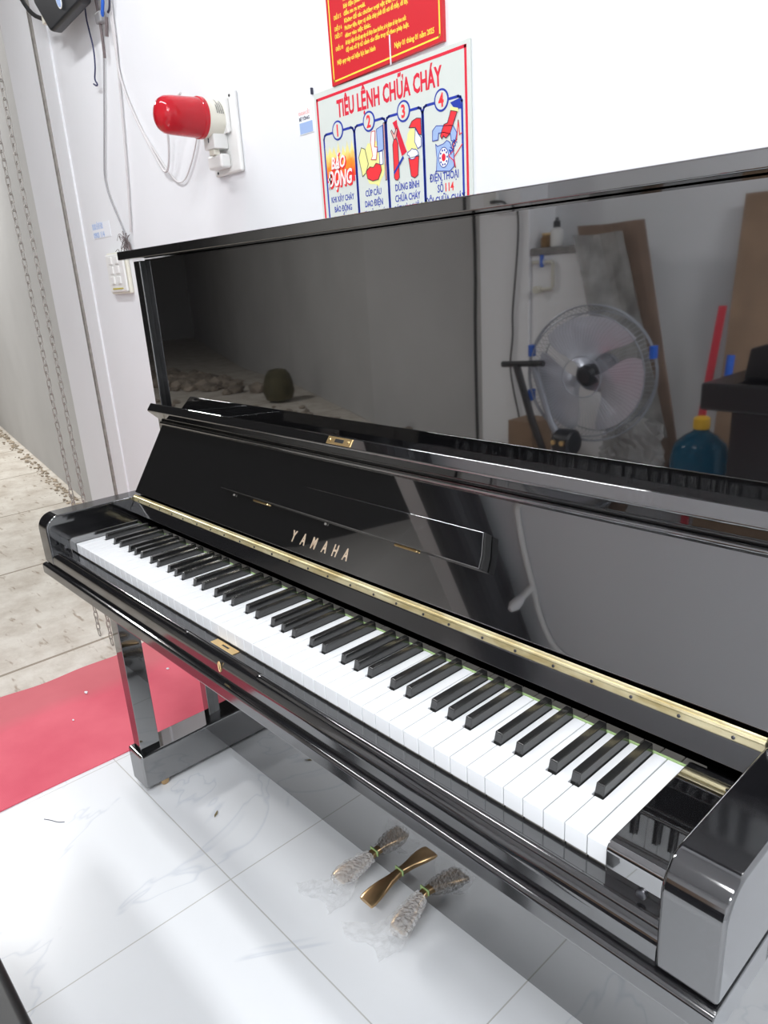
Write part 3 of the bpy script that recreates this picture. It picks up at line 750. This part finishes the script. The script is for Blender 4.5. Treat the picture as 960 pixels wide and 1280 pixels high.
# light switches half hidden by the lid
sw = thing('light_switch', 'cream light switch panel half hidden behind the left end of the lid', 'light switch', loc=(-.82, YW, 1.242))
obj('back_box', box(-.070, .070, -.012, 0, -.061, .061, .004, 2), M['cream_plastic'], sw)
obj('front_frame', box(-.060, .064, -.020, -.012, -.055, .056, .004, 2), M['white_plastic'], sw)
for xx in (-.022, .022):
    for zz in (-.020, .010, .038): obj('rocker', box(xx-.012, xx+.012, -.024, -.019, zz-.011, zz+.011, .002, 2), M['white_plastic'], sw)
obj('yellow_strip', box(-.035, .040, -.0215, -.019, -.047, -.043), mat('yellow_label', (.55,.48,.08), .5), sw)

# black controller box of the shutter
bx = thing('shutter_controller', 'black control box with blue oval badge hanging high beside the doorway', 'control box', loc=(-.775, YW, 1.99))
rt = Matrix.Translation((0,0,0)) @ Matrix.Rotation(math.radians(-4), 4, 'Y')
t = prism([(-.085,-.098),(.128,-.098),(.142,-.085),(.142,.13),(-.170,.13),(-.170,0),(-.100,-.090)], -.075, -.042, 'y', .009, 3); bmesh.ops.transform(t, matrix=rt, verts=t.verts); obj('case', t, M['black_plastic'], bx, smooth=True)
t = box(-.06, .06, -.043, 0, .03, .11, .0); bmesh.ops.transform(t, matrix=rt, verts=t.verts); obj('wall_bracket', t, M['white_plastic'], bx)
for nm, rx_, rz_, yy, mt__ in (('badge_rim', .017, .026, -.0765, 'ink_white'), ('badge', .0135, .022, -.0775, 'ink_lightblue')):
    t = prism([(.004+rx_*math.cos(a)*.9-rz_*math.sin(a)*.25, -.050+rz_*math.sin(a)*.9) for a in [2*PI*k/24 for k in range(24)]], yy, -.0745, 'y'); bmesh.ops.transform(t, matrix=rt, verts=t.verts); obj(nm, t, M[mt__], bx)
t = box(.038, .049, -.0768, -.0745, -.052, -.025); bmesh.ops.transform(t, matrix=rt, verts=t.verts); obj('white_tag', t, M['ink_white'], bx)
t = box(.056, .076, -.0765, -.0745, -.048, -.028, .001); bmesh.ops.transform(t, matrix=rt, verts=t.verts); obj('red_marking', t, M['ink_fire'], bx)
t = box(-.170, -.142, -.060, -.035, -.062, -.035, .003); obj('cable_gland', t, M['cream_plastic'], bx)

def cable(name, pts, r, mtl, label, sm=2, cat='cable'):
    return obj(name, tube(pts, r, 8, smooth_path=sm), M[mtl], label=label, cat=cat, smooth=True)
cable('cable', [(-1.22,.50,2.2),(-1.10,.50,2.06),(-1.02,.50,1.975),(-.948,.512,1.943)], .006, 'rubber', 'thick black cable entering the control box from the left')
yy = YW-.006
cable('cable', [(-.690,yy,2.45),(-.690,yy,2.02),(-.688,yy,1.86),(-.688,yy,1.82),(-.730,yy,1.72),(-.757,yy,1.655),(-.800,yy,1.56),(-.818,yy,1.515),(-.812,yy,1.47),(-.786,yy,1.425),(-.742,yy,1.355),(-.728,yy,1.315)], .0024, 'greywire', 'long grey cable running down the wall to a frayed knot above the lid', 2)
cable('cable', [(-.670,.542,2.45),(-.668,.542,2.00),(-.664,.542,1.90),(-.662,.543,1.85),(-.675,.546,1.79)], .0040, 'brownwire', 'brown-grey cable taped beside the blue wire', 2)
cable('cable', [(-.618,.542,2.45),(-.619,.542,2.0),(-.620,.542,1.92),(-.638,.542,1.885),(-.650,.542,1.872)], .0046, 'blue', 'short bright blue cable with cut end at the top', 2)
obj('wire_joint', box(-.674, -.640, .534, .552, 1.866, 1.892, .004, 2), M['greywire'], label='grey taped joint at the end of the blue cable', cat='tape')
cable('cable', [(-.715,.545,2.3),(-.728,.545,1.98),(-.750,.545,1.910),(-.742,.545,1.870),(-.732,.545,1.827),(-.738,.545,1.79),(-.747,.545,1.772),(-.758,.545,1.755),(-.743,.545,1.742),(-.750,.545,1.738),(-.768,.545,1.747)], .0022, 'navywire', 'thin navy wire with a bent bare tip beside the control box', 2)
cable('cable', [(-.585,.545,1.96),(-.592,.545,1.905),(-.600,.545,1.885),(-.612,.545,1.880)], .003, 'ink_black', 'black wire stub right of the blue cable', 1)
cable('cable', [(-.626,.545,1.873),(-.632,.545,1.852),(-.640,.545,1.832)], .0045, 'brownwire', 'short dark twist of wire hanging below the taped joint', 1)
cable('cable', [(-.612,yy,2.45),(-.611,yy,1.95),(-.622,yy,1.80),(-.618,yy,1.72),(-.555,yy,1.61),(-.455,yy-.004,1.493),(-.425,yy-.008,1.472),(-.395,yy-.012,1.482),(-.362,yy-.02,1.54),(-.335,yy-.034,1.60),(-.250,yy-.034,1.62)], .0029, 'whitewire', 'white cable looping down and up to the alarm lamp', 3)
cable('cable', [(-.545,yy,1.60),(-.46,yy,1.508),(-.40,yy,1.452),(-.362,yy,1.440),(-.325,yy,1.455),(-.266,yy,1.515),(-.235,yy,1.58),(-.20,yy,1.60)], .0018, 'whitewire', 'second white cable drooping lower against the wall under the lamp', 3)
cable('cable', [(-.600,yy,2.45),(-.60,yy,1.9),(-.63,yy,1.7),(-.665,yy,1.5),(-.690,yy,1.39),(-.700,yy,1.352)], .0030, 'whitewire', 'pale painted-over cable on the wall beside the corner', 2)
# frayed knot
b = bmesh.new(); rk = random.Random(5)
for k in range(26):
    p = Vector((-.733+rk.uniform(-.01,.01), yy-.006, 1.325+rk.uniform(-.01,.012)))
    pts = [p]
    for q in range(5): p = p+Vector((rk.uniform(-.016,.016), rk.uniform(-.006,.003), rk.uniform(-.016,.013))); pts.append(p)
    tube(pts, .0008, 4, bm=b, smooth_path=1)
tube([(-.728,yy,1.325),(-.716,yy-.004,1.30),(-.706,yy-.004,1.28)], .0045, 6, bm=b)
obj('wire_tangle', b, M['brownwire'], label='frayed tangle of thin wires above the light switch', cat='wires')
obj('wall_nail', box(.1945,.1975,YW-.006,YW,1.533,1.545,.001), M['ink_black'], label='small dark nail left of the two signs', cat='nail')
obj('wall_nail', lathe([(.0025,0),(.003,.006)],10,Matrix.Translation((.07,YW,1.905)) @ Ry), M['ink_black'], label='small dark nail high on the wall right of the alarm lamp', cat='nail')

# hand chains of the shutter
lk = bmesh.new(); pts = []
for k in range(16):
    a = 2*PI*k/16; pts.append((.0062*math.cos(a), 0, (.0085 if math.sin(a) > 0 else -.0085)+.0062*math.sin(a)))
tube(pts, .0018, 6, bm=lk, closed=True)
lkm = D.meshes.new('chain_link'); lk.to_mesh(lkm); lk.free(); lkm.materials.append(M['steel'])
for p in lkm.polygons: p.use_smooth = True
def chain(x, y, ztop, zbot, label):
    t = thing('chain', label, 'chain', 'hand chains of the shutter', loc=(x, y, zbot))
    k = 0; zz = 0
    while zz < ztop-zbot and k < 100:
        o = D.objects.new('chain_link', lkm); C.objects.link(o); o.parent = t
        o.location = (random.uniform(-.0006,.0006), 0, zz+.0147); o.rotation_euler = (random.uniform(-.06,.06), random.uniform(-.04,.04), (k % 2)*PI/2+.25)
        k += 1; zz += .0232
CH = [(-1.028, .345), (-.918, .345)]
chain(CH[0][0], CH[0][1], 2.32, 0, 'left one of two thin steel chains hanging in the doorway')
chain(CH[1][0], CH[1][1], 2.32, 0, 'right one of two thin steel chains hanging in the doorway')

# red matting and litter on the floor
b = bmesh.new(); t = bmesh.new(); g = []
rm = random.Random(2)
for j in range(81):
    y = -1.6+j*2.15/80; row = []
    for k in range(15):
        f = k/14; e0 = -.836+.010*math.sin(y*9)+.006*math.sin(y*23); e1 = -.2705+.0015*math.sin(y*15)
        row.append(t.verts.new((e0+(e1-e0)*f, y, .004+.0012*math.sin(y*13+f*5))))
    g.append(row)
for j in range(80):
    for k in range(14): t.faces.new((g[j][k],g[j][k+1],g[j+1][k+1],g[j+1][k]))
ex = bmesh.ops.extrude_face_region(t, geom=t.faces[:]); bmesh.ops.translate(t, vec=(0,0,-.0035), verts=[v for v in ex['geom'] if isinstance(v, bmesh.types.BMVert)])
bmesh.ops.recalc_face_normals(t, faces=t.faces)
obj('floor_mat', t, M['mat'], label='red ribbed plastic matting laid across the doorway', cat='mat', smooth=False)
def scrap(x, y, s, mt_, lab, name='paper_scrap', cat='litter', zz=.0065, seed=1):
    r_ = random.Random(seed)
    t = prism([(x+s*math.cos(a)*r_.uniform(.6,1.1), y+s*.7*math.sin(a)*r_.uniform(.6,1.1)) for a in [2*PI*k/7 for k in range(7)]], zz, zz+.0015, 'z')
    obj(name, t, M[mt_], label=lab, cat=cat)
scrap(-.6564,.1476,.009,'paper','white paper scrap on the dusty side of the red mat, near the concrete',seed=2)
scrap(-.5964,.396,.008,'paper','white scrap on the red mat, seen between the piano legs',seed=3)
scrap(-.53,.06,.005,'paper','tiny white scrap in the middle of the red mat',seed=4)
t = bmesh.new()
prof = [(0,0),(.006,.003),(.012,.0035),(.018,.001),(.024,0),(.018,-.0025),(.011,-.0035),(.005,-.002)]
vs = [t.verts.new((.120+px*.7+py*.5, .158-px*.75+py*.6, .0025+.0015*math.sin(i*1.7))) for i, (px, py) in enumerate(prof)]
t.faces.new(vs); ex = bmesh.ops.extrude_face_region(t, geom=t.faces[:]); bmesh.ops.translate(t, vec=(0,0,.0012), verts=[v for v in ex['geom'] if isinstance(v, bmesh.types.BMVert)])
obj('dry_leaf', t, M['leaf'], label='small dry leaf on the white tiles left of the pedals', cat='leaf')
obj('hair_strand', tube([(-.165,-.150,.0008),(-.150,-.140,.0008),(-.128,-.130,.0008),(-.118,-.118,.0008)], .0007, 5, smooth_path=2), M['ink_black'], label='thin dark strand on the tiles near the red mat', cat='strand')

# piano bench, only its corner is in view
bn = thing('piano_bench', 'black piano bench, its corner in the lower left of the view', 'bench', loc=(.61, -.56, 0))
obj('seat', box(-.28, .28, -.166, .166, .405, .460, .012, 3), M['satin'], bn, smooth=True)
obj('apron', box(-.262, .262, -.148, .148, .345, .405, .003), M['lacquer2'], bn)
for sx in (-1, 1):
    for sy in (-1, 1): obj('leg', box(sx*.24-.02, sx*.24+.02, sy*.126-.02, sy*.126+.02, 0, .345, .003), M['lacquer2'], bn)

# ------------------------------------------------------------------ the far side of the shop (seen mirrored in the lacquer)
# white tiled counter with a water tap
ct = thing('utility_counter', 'white masonry counter with a rough grey top, mirrored behind the fan', 'counter', loc=(-1.05, -2.9, 0))
obj('counter_body', box(-.285, .24, -.145, .10, 0, 1.245, .003), M['wall_bright'], ct)
obj('counter_top', box(-.285, .255, -.145, .115, 1.245, 1.285, .006, 2), mat('rough_cement', (.30,.29,.28), .9, bump=.5, bscale=60, var=.3, vscale=20), ct)
t = thing('bottle', 'small white bottle with a black cap standing on the counter', 'bottle', loc=(-1.185, -2.84, 1.285))
obj('bottle_body', lathe([(.034,0),(.037,.004),(.037,.085),(.034,.095),(.020,.102),(.018,.106)], 24), M['white_plastic'], t, smooth=True)
obj('cap', lathe([(.020,.106),(.021,.110),(.020,.140),(.010,.146),(.009,.160)], 20), M['black_plastic'], t, smooth=True)
t = thing('jar', 'squat brown jar on the counter beside the pillar', 'jar', loc=(-1.27, -2.86, 1.285))
obj('jar_body', lathe([(.030,0),(.036,.01),(.036,.05),(.026,.062),(.026,.070)], 20), mat('amber', (.28,.16,.06), .25), t, smooth=True)
obj('lid', lathe([(.028,.070),(.028,.082)], 20), M['gold'], t, smooth=True)
t = thing('water_tap', 'white plastic pipe with a blue valve on the front of the counter', 'pipe', loc=(-1.22, -2.80, 1.12))
obj('pipe', tube([(-.09,.02,.085),(.045,.02,.085),(.052,.02,.078),(.052,.02,-.055),(.045,.02,-.065),(-.035,.02,-.07)], .010, 10), M['cream_plastic'], t, smooth=True)
obj('elbow', tube([(-.05,.0,-.07),(-.05,.05,-.07)], .021, 14), M['cream_plastic'], t, smooth=True)
obj('valve_body', tube([(-.035,.02,.085),(.000,.02,.085)], .017, 12), M['white_plastic'], t, smooth=True)
obj('valve_handle', box(-.024, -.010, .02, .048, .055, .125, .004), M['blue'], t)
# socket and cord on the pillar
t = thing('wall_socket', 'white wall socket block on the pillar with a black cord plugged in', 'socket', loc=(-1.53, -2.78, 1.555))
obj('socket_box', box(-.055, .045, 0, .035, -.05, .16, .005), M['white_plastic'], t)
obj('plug', box(.005, .05, .02, .05, -.005, .012, .004), M['rubber'], t)
yy2 = -2.762
cable('cable', [(-1.49,yy2+.02,1.558),(-1.43,yy2+.01,1.555),(-1.405,yy2,1.50),(-1.405,yy2,1.34),(-1.43,yy2,1.10),(-1.452,yy2,.90),(-1.445,yy2,.77),(-1.475,yy2,.60),(-1.44,yy2,.42),(-1.40,yy2,.28),(-1.365,yy2,.10),(-1.36,yy2+.01,.01)], .0065, 'rubber', 'wavy black cord running down the pillar from the socket', 3)
cable('cable', [(-1.80,-2.82,2.5),(-1.80,-2.82,1.6),(-1.79,-2.82,1.2),(-1.805,-2.82,.8),(-1.80,-2.82,.01)], .011, 'rubber', 'straight black cable down the outer side of the pillar', 1)

# the leaning cardboard wrapped in polythene
def lean(name, foot, top, wd, th, mtl, label, cat='cardboard', bend=0.0, topcut=0.0, seed=0):
    """sheet standing on the floor: foot and top are the (x,y,z) midpoints of its lower and upper edge"""
    foot, top = Vector(foot), Vector(top); ax = (top-foot); sx = Vector((1,0,0)); nrm = sx.cross(ax).normalized()
    t = bmesh.new(); G = []
    r_ = random.Random(seed)
    n1, n2 = 14, 8
    for i in range(n1+1):
        row = []
        for j in range(n2+1):
            f, q = i/n1, j/n2-.5
            p = foot+ax*(f*(1-topcut*max(0, q)))+sx*wd*q+nrm*(bend*math.sin(q*PI*2+f*2)+r_.uniform(-1,1)*bend*.15)
            row.append(t.verts.new(p))
        G.append(row)
    for i in range(n1):
        for j in range(n2): t.faces.new((G[i][j],G[i][j+1],G[i+1][j+1],G[i+1][j]))
    ex = bmesh.ops.extrude_face_region(t, geom=t.faces[:]); bmesh.ops.translate(t, vec=nrm*th, verts=[v for v in ex['geom'] if isinstance(v, bmesh.types.BMVert)])
    bmesh.ops.recalc_face_normals(t, faces=t.faces)
    return obj(name, t, M[mtl], label=label, cat=cat)
lean('cardboard_sheet', (-.36,-2.52,.0), (-.80,-2.775,1.38), .40, .012, 'card2', 'tall brown cardboard wrapped in clear polythene, leaning beside the counter', bend=.012, seed=1)
lean('cardboard_sheet', (.30,-2.62,0), (.22,-2.98,1.46), .80, .012, 'card', 'big plain brown cardboard sheet leaning on the wall at the right of the mirrored view', bend=.004, seed=2)
lean('red_board', (-.115,-2.53,.42), (-.095,-2.62,.95), .035, .012, 'red_plastic', 'narrow red strip standing against the big cardboard', 'strip')
D.objects['red_board'].location.z = 0
def rumple(name, centre, rx, ry, h, mtl, label, cat, seed=1, n=34, lean_=(0,0), amp=.16, taper=.4, kind=None):
    r_ = random.Random(seed); t = bmesh.new(); rings = []
    m_ = 16
    for i in range(m_+1):
        f = i/m_; s = (1-f*taper)*(1 if f < .96 else .6); ring = []
        for k in range(n):
            a = 2*PI*k/n; q = 1+r_.uniform(-amp, amp)
            ring.append(t.verts.new((centre[0]+lean_[0]*f+rx*s*q*math.cos(a), centre[1]+lean_[1]*f+ry*s*q*math.sin(a), centre[2]+h*f*(1+.02*r_.uniform(-1,1)))))
        rings.append(ring)
    for A, B in zip(rings, rings[1:]):
        for k in range(n): t.faces.new((A[k],A[(k+1)%n],B[(k+1)%n],B[k]))
    t.faces.new(rings[0][::-1]); t.faces.new(rings[-1]); bmesh.ops.recalc_face_normals(t, faces=t.faces)
    return obj(name, t, M[mtl], label=label, cat=cat, kind=kind)
M['film'] = mat('packing_film', (.50,.50,.49), .18, trans=.35, ior=1.3, alpha=.75, bump=.5, bscale=25, var=.35, vscale=9)
rumple('plastic_bag', (-.45,-2.42,0), .21, .06, .40, 'film', 'big crumpled clear plastic bag on the floor behind the fan', 'plastic bag', 3, lean_=(.02,-.06), taper=.35)
lean('plastic_film', (-.44,-2.545,.30), (-.84,-2.720,1.33), .30, .004, 'film', 'shiny polythene sheet hanging over the leaning brown cardboard', 'plastic film', bend=.014, seed=9)
D.objects['plastic_film'].location.z = 0
rumple('red_cloth', (-.150,-2.585,0), .04, .025, .38, 'red_plastic', 'folded red sheet on the floor behind the blue jug', 'cloth', 6, taper=.7, amp=.08)
obj('blue_tube', tube([(.0,-2.52,.60),(.0,-2.54,.73)], .018, 12), M['blue'], label='short blue tube taped to the big cardboard', cat='tube')
obj('brown_carton', box(-1.30,-1.12,-2.72,-2.52,0,.30,.004), M['card'], label='brown carton on the floor at the foot of the counter', cat='carton')

# water jug
t = thing('water_jug', 'translucent blue water jug with a yellow cap on the floor', 'water jug', loc=(-.06, -2.42, 0))
obj('jug_body', lathe([(.10,0),(.122,.01),(.128,.04),(.127,.075),(.132,.11),(.127,.15),(.132,.19),(.132,.26),(.118,.32),(.075,.36),(.036,.385),(.034,.41)], 36), M['jug'], t, smooth=True)
obj('cap', lathe([(.037,.395),(.039,.40),(.038,.445),(.030,.452)], 24), M['yellow_cap'], t, smooth=True)

# industrial fan
fn = thing('industrial_fan', 'big grey industrial fan with pale blades on a black slanting stand', 'fan', loc=(-.545, -2.2, 0))
FC = Vector((0, 0, .655)); FR = .335
Fy = Matrix.Translation(FC) @ Matrix.Rotation(math.radians(-8), 4, 'Z') @ Matrix.Rotation(-PI/2, 4, 'X')   # local z -> +y
b = bmesh.new()
def ringpts(r, h, n=48): return [Fy @ Vector((r*math.cos(2*PI*k/n), r*math.sin(2*PI*k/n), h)) for k in range(n)]
for r_, h in ((FR, 0), (FR, -.02), (.10, .085), (.30, .055), (.30,-.10), (.10,-.12)): tube(ringpts(r_, h), .0035, 5, bm=b, closed=True)
for k in range(90):
    a = 2*PI*k/90; a2 = a+.12
    tube([Fy @ Vector((.10*math.cos(a),.10*math.sin(a),.085)), Fy @ Vector((.24*math.cos(a+.06),.24*math.sin(a+.06),.080)), Fy @ Vector((.30*math.cos(a2),.30*math.sin(a2),.055)), Fy @ Vector((FR*math.cos(a2),FR*math.sin(a2),0)), Fy @ Vector((.30*math.cos(a2),.30*math.sin(a2),-.10))], .0011, 3, bm=b)
obj('guard', b, M['fan_grey'], fn)
for q in range(3):
    t = bmesh.new(); a0 = math.radians(18+120*q); G = []
    for i in range(9):
        f = i/8; r_ = .05+.235*f; sp = math.radians(30+42*math.sin(f*PI*.62)); row = []
        for j in range(9):
            g = j/8-.5; a = a0+sp*2*g*.72+.25*f
            row.append(t.verts.new(Fy @ Vector((r_*math.cos(a), r_*math.sin(a), .012-g*.075*(1-.35*f)))))
        G.append(row)
    for i in range(8):
        for j in range(8): t.faces.new((G[i][j],G[i][j+1],G[i+1][j+1],G[i+1][j]))
    ex = bmesh.ops.extrude_face_region(t, geom=t.faces[:]); bmesh.ops.translate(t, vec=(0,-.003,0), verts=[v for v in ex['geom'] if isinstance(v, bmesh.types.BMVert)])
    bmesh.ops.recalc_face_normals(t, faces=t.faces); obj('blade', t, M['fan_white'], fn, smooth=True)
obj('hub', lathe([(.052,-.03),(.055,.0),(.052,.035),(.040,.045),(.034,.05),(.034,.060),(.014,.064)], 28, Fy), M['black_plastic'], fn, smooth=True)
obj('motor', lathe([(.04,-.22),(.085,-.20),(.095,-.12),(.085,-.04),(.05,-.03)], 28, Fy), M['fan_grey'], fn, smooth=True)
for a in (math.radians(160), math.radians(200), math.radians(340)):
    p = Fy @ Vector((FR*math.cos(a), FR*math.sin(a), 0)); obj('guard_clip', box(p.x-.012,p.x+.012,p.y-.02,p.y+.02,p.z-.03,p.z+.03,.004), M['blue'], fn)
obj('cross_bar', tube([(-.46,.10,.70),(-.20,.10,.715)], .016, 10), M['rubber'], fn, smooth=True)
obj('stand_strut', tube([(-.37,.10,.70),(-.27,.10,.42),(-.14,.10,.14),(-.12,.10,.02)], .020, 10), M['rubber'], fn, smooth=True)
obj('stand_strut', tube([(-.27,.09,.70),(-.16,.09,.42),(-.06,.09,.26)], .018, 10), M['fan_grey'], fn, smooth=True)
sb_ = obj('switch_box', lathe([(.062,-.06),(.068,-.05),(.068,.03),(.060,.04)], 20, Matrix.Translation((-.045,.10,.325)) @ Matrix.Rotation(PI/2,4,'Y')), M['black_plastic'], fn, smooth=True)
for xx in (-.085,-.035): obj('knob', lathe([(.013,0),(.013,.014),(.010,.016)], 16, Matrix.Translation((xx,.165,.335)) @ Matrix.Rotation(-PI/2,4,'X')), M['gold'], sb_, smooth=True)
obj('column', tube([(-.06,.06,.02),(-.06,.06,.28)], .028, 14), M['rubber'], fn, smooth=True)
obj('base', lathe([(.20,0),(.20,.012),(.05,.030),(.035,.04)], 32, Matrix.Translation((-.06,.06,0))), M['rubber'], fn, smooth=True)

# black instrument cabinet across the room
dk = thing('black_cabinet', 'black lacquered cabinet with overhanging front across the room, mirrored at the right edge', 'cabinet', loc=(.72, -2.1, 0))
obj('body', box(-.44, .50, -.20, .19, 0, .70, .006), M['satin'], dk)
obj('overhang', box(-.56, .56, -.22, .21, .59, .70, .010, 3), M['satin'], dk)
obj('raised_top', prism([(-.46,.70),(-.445,.82),(-.38,.84),(.50,.86),(.52,.70)], -.20, .05, 'y', .006), M['satin'], dk)

# ceiling battens, the light fittings themselves
def batten(loc, rot, label):
    t = thing('batten_lamp', label, 'lamp', 'fluorescent battens', loc=loc); t.rotation_euler = rot
    obj('housing', box(-.60,.60,-.035,.035,.022,.062,.004), M['white_plastic'], t)
    for s in (-1,1): obj('end_cap', box(s*.60-.008,s*.60+.008,-.03,.03,-.012,.03,.004), M['white_plastic'], t)
    return t
batten((1.45,-.80,2.538), (0,0,0), 'white batten lamp on the ceiling above the piano')
batten((1.95,-1.75,2.538), (0,0,0), 'white batten lamp on the ceiling behind the bench')
batten((-.28,-.25,2.538), (0,0,0), 'added white batten lamp beside the doorway, brightening pillar and wall')
# bare bulb on a bent conduit under the ceiling (mirrored in the fallboard)
bl = thing('hanging_bulb', 'unlit bulb hanging from a bent white conduit under the ceiling', 'bulb', loc=(-.86, -2.10, 2.6))
obj('conduit', tube([(.16,.67,-.02),(.08,.63,-.02),(.06,.54,-.02),(.02,.29,-.02),(0,0,-.02),(-.03,-.28,-.02),(0,-.53,-.02),(.12,-.63,-.02)], .018, 8, smooth_path=1), M['white_plastic'], bl, smooth=True)
obj('lamp_holder', tube([(0,0,-.03),(-.004,-.002,-.08),(-.010,-.005,-.12)], .020, 12), M['white_plastic'], bl, smooth=True)
obj('bulb', tube([(-.010,-.005,-.12),(-.014,-.007,-.15),(-.018,-.01,-.19),(-.022,-.012,-.225)], [.022,.032,.034,.016], 14), M['tube'], bl, smooth=True)
# roller shutter drum above the doorway
sd = thing('shutter_drum', 'dark rolled-up shutter drum above the doorway', 'roller shutter', loc=(-1.09, -1.15, 2.43))
obj('rolled_curtain', tube([(0,-1.6,0),(0,1.6,0)], .150, 32), M['black_plastic'], sd, smooth=False)
obj('axle', tube([(0,-1.62,0),(0,1.68,0)], .03, 12), M['steel'], sd, smooth=True)

# rubble along the foot of the far yard wall
def heap(name, x, y, n_, label, cat, mtl, s=.10, spread=(.6,.2), seed=1):
    r_ = random.Random(seed); b = bmesh.new()
    for k in range(n_):
        t = bmesh.new(); bmesh.ops.create_icosphere(t, subdivisions=1, radius=1)
        sc_ = s*r_.uniform(.35,1)
        for v in t.verts: v.co = Vector((v.co.x*r_.uniform(.7,1.2), v.co.y*r_.uniform(.7,1.2), v.co.z*r_.uniform(.4,.8)))*sc_
        merge(b, t, Matrix.Translation((x+r_.gauss(0,1)*spread[0], y+r_.gauss(0,1)*spread[1], sc_*.35)))
    return obj(name, b, mtl, label=label, cat=cat, kind='stuff')
RB = mat('rubble', (.33,.28,.23), .95, var=.5, vscale=3, bump=.5, bscale=12)
heap('rubble', -4.1, -2.75, 300, 'loose rubble strewn along the foot of the dark yard wall', 'rubble', RB, .055, (.75,.13), 4)
heap('rubble', -7.6, -3.6, 260, 'heap of rubble farther out in the yard', 'rubble', RB, .13, (.6,.2), 5)
t = lathe([(.07,0),(.14,.03),(.165,.11),(.15,.22),(.13,.28),(.09,.33),(.02,.345)], 24, Matrix.Translation((-4.95,-3.35,0)))
obj('sack', t, mat('olive_sack', (.09,.08,.04), .9, var=.3, bump=.4, bscale=20), label='round olive sack leaning against the dark yard wall', cat='sack', smooth=True)
t = box(-2.15,-1.95,-2.42,-2.28,0,.10,.01); obj('broken_block', t, M['wall'], label='pale broken block among the rubble', cat='block')

r_ = random.Random(11); b = bmesh.new()
for k in range(420):
    f = r_.random(); x = -2.3-5.2*f; y = (1.10+(-3.35-x)*.15)-abs(r_.gauss(0,.035))-.035
    sc_ = r_.uniform(.004,.014); t = bmesh.new(); bmesh.ops.create_icosphere(t, subdivisions=1, radius=1)
    for v in t.verts: v.co = Vector((v.co.x*r_.uniform(.6,1.6), v.co.y*r_.uniform(.6,1.3), v.co.z*.5))*sc_
    merge(b, t, Matrix.Translation((x, y, sc_*.3)))
obj('debris', b, mat('brown_debris', (.42,.35,.27), .95, var=.5, vscale=9), label='brown crumbs and dirt along the foot of the near yard wall', cat='debris', kind='stuff')
